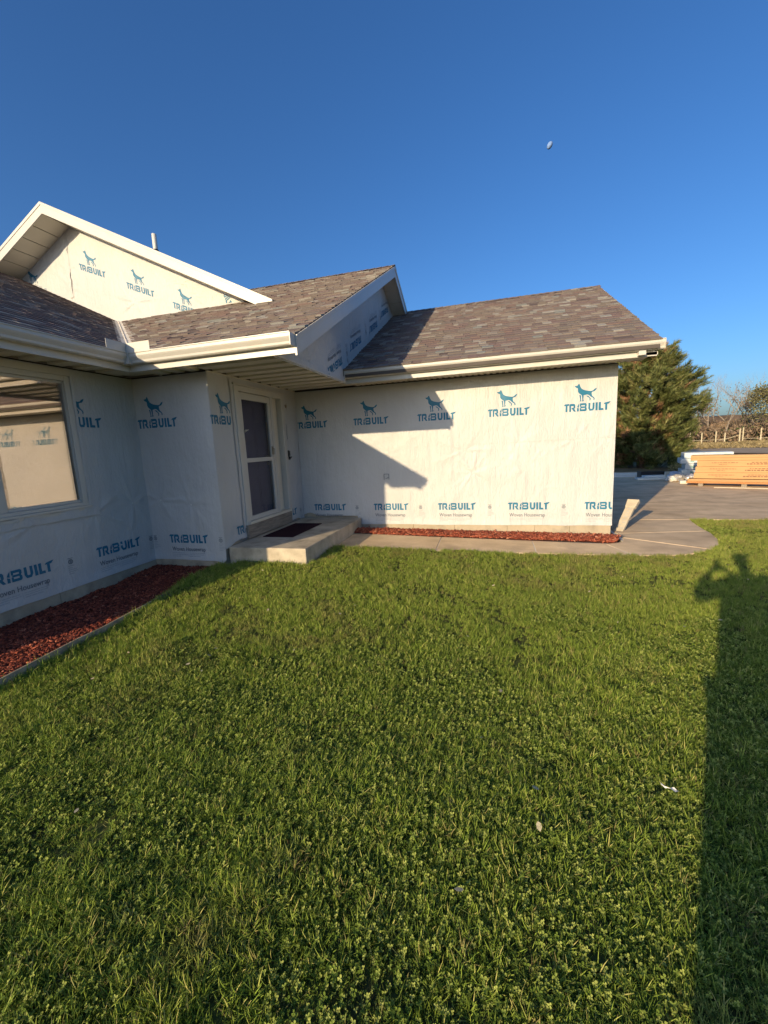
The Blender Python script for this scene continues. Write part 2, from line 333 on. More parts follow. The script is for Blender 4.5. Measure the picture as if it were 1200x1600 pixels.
class Sheet:
    """A sheet of housewrap hung on a wall plane: point = o + u*U + z*Z + n*Nrm."""
    def __init__(s, o, U, Nrm, u0, u1, zb, zt, nails, holes=(), step=0.022, amp=1.0, seed=0):
        s.o, s.U, s.N = Vector(o), Vector(U), Vector(Nrm); s.amp = amp; s.seed = seed; s.nails = nails
        s.u0, s.u1, s.zb, s.zt = u0, u1, zb, zt
        nu = max(2, int((u1-u0)/step)); nz = int(2.6/step)
        us = np.linspace(u0, u1, nu+1); ts = np.linspace(0, 1, nz+1)
        UU, TT = np.meshgrid(us, ts, indexing='ij')
        ZB = np.array([zb(u) for u in us])[:, None]; ZT = np.array([zt(u) for u in us])[:, None]
        ZZ = ZB+(ZT-ZB)*TT; DD = s.disp(UU, ZZ)
        lift = 0.012*ss((0.12-(ZZ-ZB))/0.12)*(0.3+vnoise(UU, ZZ*0, 2.3, seed+4)); DD = DD+lift*amp
        P = np.array(s.o)[None, None, :]+UU[..., None]*np.array(s.U)+DD[..., None]*np.array(s.N); P[..., 2] += ZZ
        idx = np.arange((nu+1)*(nz+1)).reshape(nu+1, nz+1)
        Q = np.stack([idx[:-1, :-1], idx[1:, :-1], idx[1:, 1:], idx[:-1, 1:]], -1).reshape(-1, 4)
        cu = (UU[:-1, :-1]+UU[1:, 1:]).ravel()/2; cz = (ZZ[:-1, :-1]+ZZ[1:, 1:]).ravel()/2
        keep = np.ones(len(Q), bool)
        for (a, b, c, d) in holes: keep &= ~((cu > a) & (cu < b) & (cz > c) & (cz < d))
        s.obj = from_np('housewrap', P.reshape(-1, 3), Q[keep], M['wrap'], parent=H, smooth=True)
    def disp(s, u, z):
        u = np.asarray(u, float); z = np.asarray(z, float)
        d = 0.012*(vnoise(u, z*.6, 1.6, s.seed)-.5)+0.007*(vnoise(u*3, z*.35, 3.0, s.seed+1)-.5)+0.003*(vnoise(u*2+z, z-.3*u, 5.0, s.seed+2)-.5)
        for i, (nu, nz, k) in enumerate(s.nails):
            du, dz = u-nu, z-nz; r = np.sqrt(du*du+dz*dz)+1e-4; th = np.arctan2(dz, du)
            ray_ = np.maximum(0, np.cos(th*5+i*2.1+1.5*np.sin(2*th+i)))**3+0.5*np.maximum(0, np.cos(th*9+i*1.3))**4
            d = d+k*0.014*ray_*np.exp(-r/0.30)*(1-np.exp(-r/0.06))-k*0.004*np.exp(-r/0.05)
        return d*s.amp
    def put(s, polys, u, z, mat, name, flip=False, slope=0.0, clip=None):
        bm = bmesh.new()
        for p in polys:
            q = [((-x, -y) if flip else (x, y)) for x, y in p]
            q = [(u+x, z+y+slope*x) for x, y in q]
            vs = [bm.verts.new((x, y, 0)) for x, y in q]
            if len(q) == 3: tris = [(0, 1, 2)]
            else: tris = tessellate_polygon([[Vector((x, y, 0)) for x, y in q]])
            for t in tris:
                try: bm.faces.new([vs[i] for i in t])
                except ValueError: pass
        if clip:                                                    # keep u in [a,b], z above f
            for val, sgn in ((clip[0], -1), (clip[1], 1)):
                if val is not None: bmesh.ops.bisect_plane(bm, geom=bm.verts[:]+bm.edges[:]+bm.faces[:], plane_co=(val,0,0), plane_no=(sgn,0,0), clear_outer=True)
            for pc in clip[2:]: bmesh.ops.bisect_plane(bm, geom=bm.verts[:]+bm.edges[:]+bm.faces[:], plane_co=(pc[0],pc[1],0), plane_no=(pc[2],pc[3],0), clear_outer=True)
        if not bm.faces: bm.free(); return
        xs = [v.co.x for v in bm.verts]; zs = [v.co.y for v in bm.verts]
        if (max(xs)-min(xs)) > 0.05:
            for k in range(1, 12):
                bmesh.ops.bisect_plane(bm, geom=bm.verts[:]+bm.edges[:]+bm.faces[:], plane_co=(min(xs)+(max(xs)-min(xs))*k/12,0,0), plane_no=(1,0,0))
            for k in range(1, 4):
                bmesh.ops.bisect_plane(bm, geom=bm.verts[:]+bm.edges[:]+bm.faces[:], plane_co=(0,min(zs)+(max(zs)-min(zs))*k/4,0), plane_no=(0,1,0))
        co = [(v.co.x, v.co.y) for v in bm.verts]
        dd = s.disp(np.array([c[0] for c in co]), np.array([c[1] for c in co]))
        zbv = np.array([s.zb(c[0]) for c in co]); lift = 0.012*ss((0.12-(np.array([c[1] for c in co])-zbv))/0.12)*1.3*s.amp
        for v, c, d, lf in zip(bm.verts, co, dd, lift):
            v.co = s.o+s.U*c[0]+Vector((0,0,c[1]))+s.N*(d+lf+0.0035)
        bmesh.ops.recalc_face_normals(bm, faces=bm.faces[:])
        me = bpy.data.meshes.new(name); bm.to_mesh(me); bm.free(); me.materials.append(mat)
        o = bpy.data.objects.new(name, me); C.objects.link(o); setparent(o, s.obj)
        if clip and len(clip) > 2: o['kind'] = 'stuff'
        return o
    def logo_top(s, u, flip=False, slope=0.0, z=2.062, clip=None): s.put(DOG, u, z, M['ink'], 'dog_print', flip, slope, clip); s.put(LET, u, z, M['ink'], 'name_print', flip, slope, clip)
    def logo_bot(s, u, z=0.455, flip=False, slope=0.0, clip=None):
        s.put(LET, u, z, M['ink'], 'name_print', flip, slope, clip)
        s.put(WOVEN, u, z, M['ink_grey'], 'caption_print', flip, slope, clip)
        s.put(SMALL, u, z, M['ink_pale'], 'small_print', flip, slope, clip)
    def cert(s, u, z=0.455, flip=False, clip=None):
        s.put(CERT, u, z, M['ink_grey'], 'seal_print', flip, 0, clip); s.put(CERTS, u, z, M['ink_pale'], 'small_print', flip, 0, clip)
R_ = random.Random(9)
def nails(u0, u1, z0, z1, n, k=1.0): return [(R_.uniform(u0, u1), R_.uniform(z0, z1), R_.uniform(.5, 1)*k) for _ in range(n)]
wav = lambda a, s, sd: (lambda u: a+s*float(vnoise(u, 0*u, 2.2, sd)-.5)) 
# left wing side wall (u = y)
shA = Sheet((XA, 0, 0), (0,1,0), (1,0,0), YF, YB+.012, wav(.118, .012, 2), lambda u: ZS, [(3.32,.98,1.3),(4.05,.97,1.4),(4.62,1.02,1.2),(4.55,.62,.8),(2.6,.85,1)]+nails(1,4.8,.3,2.5,5,.6), [(WY0-.02, WY1+.0, WZ0+.0, WZ1)], seed=1)
shA.logo_top(3.64, clip=(4.0, None)); shA.logo_bot(3.97, .398); shA.logo_bot(2.75, .398); shA.logo_bot(1.53, .398); shA.cert(3.58, .40); shA.cert(2.36, .40); shA.cert(4.80, .40, clip=(None, YB-.01))
# bump-out wall facing the lawn (u = x)
shB = Sheet((0, YB, 0), (1,0,0), (0,-1,0), XA-.015, XC+.004, lambda u: .128+.018*float(vnoise(u,0,3,8)-.5)-0.03*float(sstep(-3.95,-3.80,u))+0.05*float(sstep(-3.80,-3.75,u)), lambda u: ZS, [(-4.78,1.02,1.6),(-4.86,1.45,.6),(-4.25,.95,1.0),(-4.1,1.5,.4)]+nails(-4.9,-3.8,.3,2.5,2,.5), seed=2)
shB.logo_top(-5.01+.012, clip=(XA+.02, None)); shB.logo_bot(-4.705, .385); shB.cert(-3.86, .385, clip=(None, XC-.006)); shB.cert(-5.03+.02, .40, clip=(XA+.02, None))
# side wall with the front door (u = y)
shC = Sheet((XC, 0, 0), (0,1,0), (1,0,0), YB-.004, YD, lambda u: (.30+.06*float(sstep(4.9,5.2,u)) if u < 6 else .345+.02*float(vnoise(u,0,5,1))-.05*float(sstep(7.1,7.3,u))), lambda u: ZS, [(5.2,1.3,.5),(7.1,1.0,1),(6.98,2.5,.8)], [(DY0-.04, DY1+.02, 0, DZ1+.04)], seed=3)
shC.logo_top(4.865, clip=(None, 5.335)); shC.logo_bot(5.19, .44, clip=(None, 5.40)); shC.logo_bot(6.42, .44, clip=(6.80, None)); shC.cert(7.22, .44)
# garage wall (u = x)
def zbD(u): return   .352+.06*math.exp(-((u+3.62)/.13)**2) if u < -2.60 else .183+.014*float(vnoise(u,0,3,6)-.5)
shD = Sheet((0, YD, 0), (1,0,0), (0,-1,0), XC+.004, XD+.004, zbD, lambda u: ZS, [(-.55,1.52,1.0),(-1.9,1.52,.5),(.35,1.62,.9),(-.42,1.12,1.7),(1.22,1.63,.7),(1.70,1.62,.6),(-2.93,1.1,.4),(-2.5,1.6,.4),(.5,1.2,.5),(1.45,1.9,.4)]+nails(-3.5,1.7,.4,2.5,5,.5), seed=4)
for i, u in enumerate((-3.80, -2.600, -1.385, -.163, 1.040)): shD.logo_top(u, clip=(XC+.02, None))
for u in (-3.522, -2.284, -1.058, .167, 1.390): shD.logo_bot(u, .458, clip=(None, XD-.004))
for u in (-2.66, -1.42, -.18, 1.03): shD.cert(u, .458)
# upper gable (u = x)
UAX, UAZ, URY, UWY = -8.79, 6.79, 7.00, 7.55
SA_, SB_, SD_ = 0.475, 0.515, 0.50                                 # roof slopes
zA = lambda x: 2.93+SA_*(-4.45-x); zB = lambda y: 2.93+SB_*(y-4.40); zD = lambda y: 2.93+SD_*(y-6.70)
zU = lambda x: UAZ-.5*abs(x-UAX)
shU = Sheet((0, UWY, 0), (1,0,0), (0,-1,0), -12.2, -4.2, lambda u: max(zB(UWY), zA(u) if u < -7.5 else 0)-.05, lambda u: max(zU(u)-.10, max(zB(UWY), zA(u) if u < -7.5 else 0)-.04), [(-7.35,4.9,1.8),(-8.98,6.2,1.2),(-9.0,5.8,1.2),(-9.02,5.4,1.2),(-5.9,4.8,1.2),(-6.2,5.1,1)], seed=5, step=.04)
bl = [(0, zB(UWY)+.015, 0, -1)]
shU.logo_top(-8.70, slope=-.40, z=5.73-.0); shU.logo_top(-7.52, slope=-.40, z=5.19); shU.logo_top(-6.42, slope=-.42, z=4.66, clip=(None, None, *bl))
shU.logo_top(-10.40, slope=-.45, z=5.66, clip=(None, None, (-10.35, zA(-10.35)+.03, -SA_, -1)))
shU.put([[(y*.9+x*.25, -x*.75+y*.5) for x, y in p] for p in LET], -5.30, 5.02, M['ink'], 'name_print', False, 0, (None, None, (0, zB(UWY)+.03, 0, -1), (-5.1, zU(-5.1)-.24, .447, .894)))
# wall of the gable end above the garage roof (u = y); the print hangs upside down and runs up the slope
XG = -2.48
shG = Sheet((XG, 0, 0), (0,1,0), (1,0,0), 4.42, 12.4, lambda u: (ZS-.045 if u < 6.85 else zD(u)-.03), lambda u: max((ZS-.045 if u < 6.85 else zD(u)-.03)+.005, min(zB(u), zB(9.42)-SB_*(u-9.42))-.10), nails(5,9,2.9,4.5,4,.6)+[(5.4,2.85,.8),(6.2,2.83,.8)], seed=6)
for u, zz in ((6.68, 3.16), (8.06-.28, 3.74), (9.02-.02, 4.33), (10.02-.03, 4.90)):
    shG.logo_bot(u, zz, flip=True, slope=.46)
for u, zz in ((6.98, 3.30), (8.15, 3.92), (9.3, 4.5)): shG.cert(u, zz, flip=True)
b = MB(); b.box(-12.2, -4.2, UWY+.03, UWY+.12, 3.2, 4.4); b.add([(-12.2,UWY+.05,4.2),(-4.2,UWY+.05,4.2),(-4.2,UWY+.05,4.4),(UAX,UWY+.05,UAZ-.15),(-12.2,UWY+.05,4.9)], [(0,1,2,3,4)]); b.build('gable_wall', M['board'], H)
b = MB(); b.add([(XG-.03,4.5,ZS),(XG-.03,14.0,ZS),(XG-.03,9.42,zB(9.42)-.15)], [(0,1,2)]); b.build('gable_wall', M['board'], H)
# lapped strips, tapes and cap nails
def strip(sh, pts, w, off=.007, name='tape_strip', mat='wrap', seed=0):
    b = MB(); rr = random.Random(seed); n = len(pts)
    P = []
    for i, (u, z) in enumerate(pts):
        a = pts[max(0, i-1)]; c = pts[min(n-1, i+1)]; dx, dz = c[0]-a[0], c[1]-a[1]; l = math.hypot(dx, dz); nx, nz = -dz/l, dx/l
        d = float(sh.disp(u, z))+off+rr.uniform(-.002,.002); ww = w*(1+rr.uniform(-.12,.12))/2
        for sg in (-1, 1): P.append(sh.o+sh.U*(u+sg*nx*ww)+Vector((0,0,z+sg*nz*ww))+sh.N*d)
    b.add(P, [(2*i, 2*i+1, 2*i+3, 2*i+2) for i in range(n-1)])
    return b.build(name, M[mat], sh.obj)
def line(a, b_, n=14, j=.006, seed=0):
    rr = random.Random(seed); return [(a[0]+(b_[0]-a[0])*i/n+rr.uniform(-j,j), a[1]+(b_[1]-a[1])*i/n+rr.uniform(-j,j)) for i in range(n+1)]
strip(shU, line((-8.99,6.62),(-9.03,5.20),18,.02), .10, .012, seed=1)
strip(shA, line((WY1+.022,WZ0-.1),(WY1+.024,2.72),20,.004), .036, .014, seed=2); strip(shA, line((1.0,WZ0-.11),(WY1+.13,WZ0-.09),26,.006), .10, .016, seed=3)
strip(shC, line((5.40,.50),(5.39,2.72),20,.01), .07, .012, seed=4)
strip(shG, line((4.5,ZS+.01),(6.83,ZS+.01),16,.008), .09, .012, seed=5)
strip(shG, line((6.95,zD(6.95)+.05),(10.8,zD(10.8)+.05),20,.008), .10, .012, seed=6)
strip(shD, line((-.62,1.615),(1.80,1.635),40,.004,9), .012, .0065, 'wrap_seam', seed=7); strip(shD, line((-3.0,1.60),(-.62,1.615),30,.003,8), .006, .0055, 'wrap_seam', seed=8)
strip(shA, line((1.6,WZ0-.055),(3.9,WZ0-.05),34,.010,5), .035, .020, 'torn_tape', 'white', seed=9)
def capnail(sh, u, z):
    d = float(sh.disp(u, z))+.004; b = MB(); p = sh.o+sh.U*u+Vector((0,0,z))+sh.N*d
    b.tube([p, p+sh.N*.004], [.012,.010], 8); return b.build('cap_nail', M['pvc'], sh.obj)
for sh, u, z in ((shA,3.32,.98),(shA,4.05,.97),(shA,4.62,1.02),(shB,-4.78,1.02),(shB,-4.25,.95),(shC,6.98,2.5),(shD,-.42,1.12),(shD,.35,1.62),(shD,1.22,1.63),(shD,1.70,1.62),(shD,-.55,1.52),(shG,5.4,2.85),(shG,6.2,2.83),(shU,-7.35,4.9),(shU,-8.98,6.2),(shU,-9.0,5.8)): capnail(sh, u, z)

# --- window ---------------------------------------------------------------
win = box('window', XA-.10, XA-.085, WY0+.02, WY1-.02, WZ0+.02, WZ0+.03, M['white'], H)
def wbar(n, y0, y1, z0, z1, x0=XA-.085, x1=XA+.012): return box(n, x0, x1, y0, y1, z0, z1, M['white'], win, bevel=.003)
wbar('window_frame', WY0-.02, WY0+.05, WZ0-.005, WZ1); wbar('window_frame', WY1-.06, WY1+.012, WZ0-.005, WZ1)
wbar('window_frame', WY0+.05, WY1-.06, WZ1-.06, WZ1, x1=XA+.011); wbar('window_frame', WY0+.05, WY1-.06, WZ0-.005, WZ0+.035, x1=XA+.011)
wbar('window_sill', WY0-.03, WY1+.03, WZ0-.035, WZ0-.006, x1=XA+.035); wbar('mullion', 2.98, 3.07, WZ0+.036, WZ1-.061, x1=XA+.004); wbar('mullion', 1.98, 2.07, WZ0+.036, WZ1-.061, x1=XA+.004)
wbar('window_head', WY0-.03, WY1+.02, WZ1+.001, WZ1+.075, x0=XA-.03, x1=XA+.02)
for a, c in ((1.10, 1.98), (2.07, 2.98), (3.07, 3.93)):
    for (n, off) in (('sash', 0),):
        wbar(n, a, a+.03, WZ0+.036, WZ1-.061, XA-.07, XA-.02); wbar(n, c-.03, c, WZ0+.036, WZ1-.061, XA-.07, XA-.02)
        wbar(n, a+.03, c-.03, WZ0+.036, WZ0+.07, XA-.07, XA-.02); wbar(n, a+.03, c-.03, WZ1-.09, WZ1-.061, XA-.07, XA-.02)
    b = MB(); b.add([(XA-.040,a+.03,WZ0+.07),(XA-.040,c-.03,WZ0+.07),(XA-.040,c-.03,WZ1-.09),(XA-.040,a+.03,WZ1-.09)], [(0,1,2,3)]); b.build('window_pane', M['glass_a'], win)
    b = MB(); b.add([(XA-.054,a+.03,WZ0+.07),(XA-.058,c-.03,WZ0+.07),(XA-.0585,c-.03,WZ1-.09),(XA-.0545,a+.03,WZ1-.09)], [(0,1,2,3)]); b.build('window_pane', M['glass_b'], win)
    b = MB()
    for k in range(60):
        z = WZ0+.05+k*.026
        if z < WZ1-.08: b.add([(XA-.120,a+.02,z),(XA-.120,c-.02,z),(XA-.113,c-.02,z+.0262),(XA-.113,a+.02,z+.0262)], [(0,1,2,3)])
    b.build('blind', M['blind'], win)
# --- front door -----------------------------------------------------------
door = box('front_door', XC-.135, XC-.09, DY0+.10, 6.42, DZ0+.09, DZ1-.09, M['doorpaint'], H)
def dbar(n, y0, y1, z0, z1, x0, x1, mat='white', bev=.003): return box(n, x0, x1, y0, y1, z0, z1, M[mat], door, bevel=bev)
dbar('door_frame', DY0-.07, DY0+.035, .50, DZ1+.05, XC-.10, XC+.030); dbar('door_frame', DY1-.07, DY1+.03, DZ0, DZ1+.05, XC-.10, XC+.030)
dbar('door_frame', DY0+.035, DY1-.07, DZ1-.03, DZ1+.05, XC-.10, XC+.028); dbar('door_frame', DY0-.09, DY1+.05, DZ1+.051, DZ1+.075, XC-.03, XC+.045)
dbar('sidelight_panel', 6.50, DY1-.07, DZ0+.06, DZ1-.03, XC-.11, XC-.075, 'soffit')
dbar('door_frame', 6.43, 6.50, DZ0+.06, DZ1-.03, XC-.09, XC+.018)
# storm door frame
sx0, sx1 = XC-.032, XC+.012
dbar('storm_door_stile', 5.545, 5.615, .59, 2.56, sx0, sx1); dbar('storm_door_stile', 6.355, 6.425, .59, 2.56, sx0, sx1)
dbar('storm_door_rail', 5.615, 6.355, 2.46, 2.56, sx0, sx1); dbar('storm_door_rail', 5.615, 6.355, .59, .66, sx0, sx1); dbar('storm_door_rail', 5.615, 6.355, 1.50, 1.565, sx0, sx1)
b = MB(); b.add([(XC-.012,5.615,.66),(XC-.012,6.355,.66),(XC-.012,6.355,1.50),(XC-.012,5.615,1.50)], [(0,1,2,3)]); b.build('storm_door_pane', M['glass_d'], door)
b = MB(); b.add([(XC-.012,5.615,1.565),(XC-.012,6.355,1.565),(XC-.012,6.355,2.46),(XC-.012,5.615,2.46)], [(0,1,2,3)]); b.build('storm_door_pane', M['glass_d'], door)
for (a, c) in ((5.68, 5.96), (6.04, 6.32)):
    for (z0, z1) in ((.72, 1.25), (1.37, 2.05), (2.14, 2.40)):
        b = MB(); b.box(XC-.09, XC-.084, a, c, z0, z1); b.box(XC-.084, XC-.078, a+.03, c-.03, z0+.03, z1-.03); b.build('door_panel', M['doorpaint'], door, bevel=.004)
b = MB(); b.tube([(XC-.088,6.36,1.58),(XC-.05,6.36,1.58)], [.012,.012], 8); b.tube([(XC-.055,6.36,1.58),(XC-.052,6.24,1.58)], [.010,.008], 8); b.tube([(XC-.088,6.36,1.45),(XC-.07,6.36,1.45)], [.026,.026], 10); b.build('door_lever', M['brass'], door)
b = MB(); b.box(sx1, sx1+.012, 6.37, 6.405, 1.60, 1.74); b.tube([(sx1+.012,6.39,1.70),(sx1+.05,6.385,1.70),(sx1+.05,6.37,1.60)], [.008,.008,.006], 6); b.build('storm_door_handle', M['brass'], door)
b = MB(); b.prism([(0,0),(.03,.012),(.06,.035),(.05,.045),(0,.025)], (sx1+.001,5.60,1.96), (sx1+.001,5.63,1.96), (0,1,0), (0,0,1)); b.tube([(sx1+.02,5.61,1.98),(sx1+.045,5.66,2.0)], [.012,.006], 6); b.build('wrap_tag', M['pvc'], door)
dbar('door_threshold', DY0-.02, DY1-.02, .545, .588, XC-.10, XC+.06, 'soffit')
for k, (a, c) in enumerate(((DY0-.08, DY1-.03),)): dbar('door_sill_board', a, c, .335, .543, XC-.02, XC+.048, 'wood', .004)
for k in range(4): strip(shC, line((5.455+.018*k,.60),(5.450+.016*k,2.60),10,.002,k), .006, .022+.001*k, 'window_tape_edge', 'white')
# fittings beside the door
b = MB(); b.box(XC+.004, XC+.030, 6.90, 6.965, 1.545, 1.66); b.box(XC+.030, XC+.044, 6.905, 6.96, 1.56, 1.645); b.prism([(0,0),(.05,0),(.0,.06)], (XC+.030,6.90,1.545), (XC+.030,6.965,1.545), (1,0,0), (0,0,-1)); b.build('doorbell', M['black'], H, bevel=.004)
b = MB()
for (y0,y1,z0,z1) in ((6.84,6.97,2.125,2.135),(6.84,6.85,1.86,2.125),(6.96,6.97,1.86,2.125),(6.85,6.96,1.86,1.87),(6.86,6.95,2.02,2.03),(6.87,6.93,2.07,2.08),(6.87,6.95,1.95,1.955),(6.87,6.94,1.91,1.915)): b.box(XC+.003, XC+.010, y0, y1, z0, z1)
b.build('notice_outline', M['ink_pale'], H)
b = MB()
for k in range(7):
    a = 2*PI*k/7+.3; r = .075 if k % 2 else .05
    p = Vector((XC+.009, 7.0, 2.46)); q = p+Vector((0, math.cos(a)*r, math.sin(a)*r)); s1 = Vector((0,-math.sin(a),math.cos(a)))*.013
    b.add([p-s1, p+s1, q+Vector((.004,0,0))], [(0,1,2)])
b.tube([(XC+.002,7.0,2.46),(XC+.014,7.0,2.46)], [.03,.024], 8); b.build('light_fixture_cutout', M['board'], H)
# utility box behind the wrap on the garage wall
b = MB(); ux, uz = -2.05, 1.035
for (x0,x1,z0,z1) in ((ux,ux+.10,uz+.10,uz+.108),(ux,ux+.008,uz,uz+.10),(ux+.092,ux+.10,uz,uz+.10),(ux+.03,ux+.07,uz+.015,uz+.023),(ux+.06,ux+.10,uz+.03,uz+.04)): b.box(x0, x1, YD-.016, YD-.004, z0, z1)
b.build('outlet_outline', M['ink_grey'], H)

# --- soffits ---------------------------------------------------------------
def ribbed(name, x0, x1, y0, y1, axis, z=ZS, n=1, h=.026):
    """one vinyl soffit panel: ribs run along `axis`"""
    b = MB(); w = ((y1-y0) if axis == 'x' else (x1-x0))/n
    for k in range(n):
        prof = [(0,h),(.004,.0),(w*.55,0),(w*.60,h),(w-.001,h),(w-.001,h+.008),(0,h+.008)]
        if axis == 'x': b.prism(prof, (x0,y0+k*w,z), (x1,y0+k*w,z), (0,1,0), (0,0,1))
        else: b.prism(prof, (x0+k*w,y0,z), (x0+k*w,y1,z), (1,0,0), (0,0,1))
    return b.build(name, M['soffit'], sof)
sof = box('soffit_channel', XC, XC+.02, YB, YD, ZS-.012, ZS-.001, M['soffit'], H)
y = YF-.30
while y < 4.36: ribbed('soffit_panel', XA+.001, -4.497, y, min(y+.3, 4.37), 'x'); y += .3
ribbed('soffit_panel', XA+.001, -4.497, 4.372, YB-.001, 'x')
n = 3; 
for k in range(n): w = (XC+4.45)/n; ribbed('soffit_panel', -4.45+k*w, -4.45+(k+1)*w-.001, 4.394, YB-.001, 'y')
b = MB(); b.box(-4.474, -4.451, 4.394, YB-.001, ZS-.010, ZS+.010); b.build('soffit_trim', M['soffit'], sof)
yy = 4.394
while yy < 7.39: ribbed('soffit_panel', XC+.021, XG-.001, yy, min(yy+.3005, 7.399), 'x'); yy += .3005
xx = XG+.001
while xx < 2.1: ribbed('soffit_panel', xx, min(xx+.3, 2.149), 6.822, 7.399, 'y', n=3, h=.010); xx += .3
box('soffit_trim', XG-.02, XG+.03, 4.40, 6.80, ZS-.030, ZS-.004, M['white'], sof)
for (x0,x1,y0,y1) in ((XA,XA+.018,YF,YB-.02),(XA+.02,XC,YB-.018,YB),(XC+.02,XD,YD-.018,YD-.001)): box('soffit_channel', x0, x1, y0, y1, ZS-.014, ZS-.002, M['dark'], sof)

# --- fascia and gutters ------------------------------------------------------
GP = [(0,.0),(.065,0),(.078,.012),(.082,.035),(.105,.070),(.112,.085),(.112,.118),(.122,.120),(.122,.130),(.104,.130),(.104,.100),(0,.100)]
def gutter(a, b_, out, z=2.80, label=None):
    b = MB(); b.prism(GP, (a[0],a[1],z), (b_[0],b_[1],z), (out[0],out[1],0), (0,0,1)); return b.build('gutter', M['white'], H)
fx = -4.475
box('fascia', fx-.02, fx, .45, 4.372, ZS-.040, 2.92, M['white'], H); gutter((fx+.001,.40),(fx+.001,4.255),(1,0))
box('fascia', fx, -2.16, 4.372, 4.392, ZS-.040, 2.92, M['white'], H); gutter((fx+.118,4.371),(-2.165,4.371),(0,-1))
b = MB(); b.box(fx+.001, fx+.128, 4.245, 4.369, 2.794, 2.927); b.box(fx+.04, fx+.075, 4.235, 4.25, 2.79, 2.93); b.build('gutter_corner', M['white'], H)
box('fascia', XG+.001, 2.15, 6.80, 6.82, ZS-.040, 2.92, M['white'], H); gutter((XG+.03,6.799),(2.21,6.799),(0,-1))
b = MB(); b.box(XG+.02, XG+.03, 6.68, 6.80, 2.79, 2.925); b.box(-2.166, -2.16, 4.25, 4.37, 2.79, 2.92); b.box(2.21,2.214,6.68,6.80,2.795,2.925); b.build('gutter_end_cap', M['white'], H)
b = MB(); b.box(1.90, 1.985, 6.70, 6.79, 2.735, 2.794); b.build('downspout_outlet', M['white'], H, bevel=.004)
b = MB(); b.box(2.02, 2.16, 6.80, 6.826, 2.74, 2.78); b.build('fascia_return', M['white'], H)
# splash guards at the inner corner
b = MB(); b.box(fx+.105, fx+.109, 3.98, 4.25, 2.915, 3.035); b.build('splash_guard', M['white'], H)
b = MB(); b.box(fx+.105, -4.02, 4.251, 4.255, 2.915, 3.035); b.build('splash_guard', M['white'], H)

# --- roofs -------------------------------------------------------------------
def slab(name, P, th=.09, mat='deck', parent=H):
    """a roof deck: top face corners P (in order), thickened downwards"""
    n = len(P); b = MB(); V = [tuple(p) for p in P]+[(p[0], p[1], p[2]-th) for p in P]
    b.add(V, [tuple(range(n)), tuple(range(n, 2*n))[::-1]]+[(i, n+i, n+(i+1) % n, (i+1) % n) for i in range(n)])
    return b.build(name, M[mat], parent)
RG = 9.42                                                           # ridge of the roof over the porch
RD = 10.66                                                          # ridge of the garage roof
vx = lambda y: -4.45-(y-4.40)*SB_/SA_                                # valley line x(y)
roofA = slab('left_wing_roof', [(-4.45,.42,zA(-4.45)),(-4.45,4.40,zA(-4.45)),(vx(UWY+.6),UWY+.6,zA(vx(UWY+.6))),(-12,UWY+.6,zA(-12)),(-12,.42,zA(-12))], .13)
slab('left_wing_roof_back', [(-12,.42,zA(-12)),(-12,13,zA(-12)),(-15.4,13,zA(-12)-SA_*3.4),(-15.4,.42,zA(-12)-SA_*3.4)], .12)
roofB = slab('porch_roof', [(-4.45,4.40,2.93),(-2.17,4.40,2.93),(-2.17,RG,zB(RG)),(-9.3,RG,zB(RG)),(vx(8.2),8.2,zB(8.2))], .12)
slab('porch_roof_back', [(-9.3,RG,zB(RG)),(-2.17,RG,zB(RG)),(-2.17,14.4,zB(RG)-SB_*4.98),(-9.3,14.4,zB(RG)-SB_*4.98)], .12)
roofD = slab('garage_roof', [(XG,6.70,2.93),(2.15,6.70,2.93),(2.15,RD,zD(RD)),(XG,RD,zD(RD))], .12)
slab('garage_roof_back', [(XG,RD,zD(RD)),(2.15,RD,zD(RD)),(2.15,14.7,zD(RD)-SD_*4.04),(XG,14.7,zD(RD)-SD_*4.04)], .12)
slab('upper_roof', [(UAX,URY,UAZ),(UAX,14.6,UAZ),(-3.80,14.6,UAZ-.5*4.99),(-3.80,URY,UAZ-.5*4.99)], .03)
slab('upper_roof', [(-14.6,URY,UAZ-.5*5.81),(-14.6,14.6,UAZ-.5*5.81),(UAX,14.6,UAZ),(UAX,URY,UAZ)], .03)
# gable ends to close the volumes
b = MB(); b.add([(XD-.05,7.5,ZS),(XD-.05,13.9,ZS),(XD-.05,RD,zD(RD)-.13)], [(0,1,2)]); b.build('garage_gable_wall', M['wrap'], H)
b = MB(); b.add([(-14.9,YF+.02,ZS),(XA-.01,YF+.02,ZS),(XA-.01,YF+.02,zA(XA)-.14),(-12,YF+.02,zA(-12)-.14),(-14.9,YF+.02,zA(-12)-SA_*2.9-.14)], [(0,1,2,3,4)]); b.build('left_wing_gable_wall', M['wrap'], H)
# rake boards
def rake(name, a, b_, out, h=.20, t=.022, mat='white', drop=.012):
    a = Vector(a); b_ = Vector(b_); o = Vector(out)
    b = MB(); P = [a+Vector((0,0,-h)), b_+Vector((0,0,-h)), b_+Vector((0,0,-h))+o*t, a+Vector((0,0,-h))+o*t, a+Vector((0,0,-drop)), b_+Vector((0,0,-drop)), b_+Vector((0,0,-drop))+o*t, a+Vector((0,0,-drop))+o*t]
    b.hexa(P); P2 = [p+o*t for p in P[:2]]
    q = .055
    b.hexa([a+o*t+Vector((0,0,-q)), b_+o*t+Vector((0,0,-q)), b_+o*(t+.010)+Vector((0,0,-q)), a+o*(t+.010)+Vector((0,0,-q)), a+o*t+Vector((0,0,-.004)), b_+o*t+Vector((0,0,-.004)), b_+o*(t+.014)+Vector((0,0,-.004)), a+o*(t+.014)+Vector((0,0,-.004))])
    return b.build(name, M[mat], H)
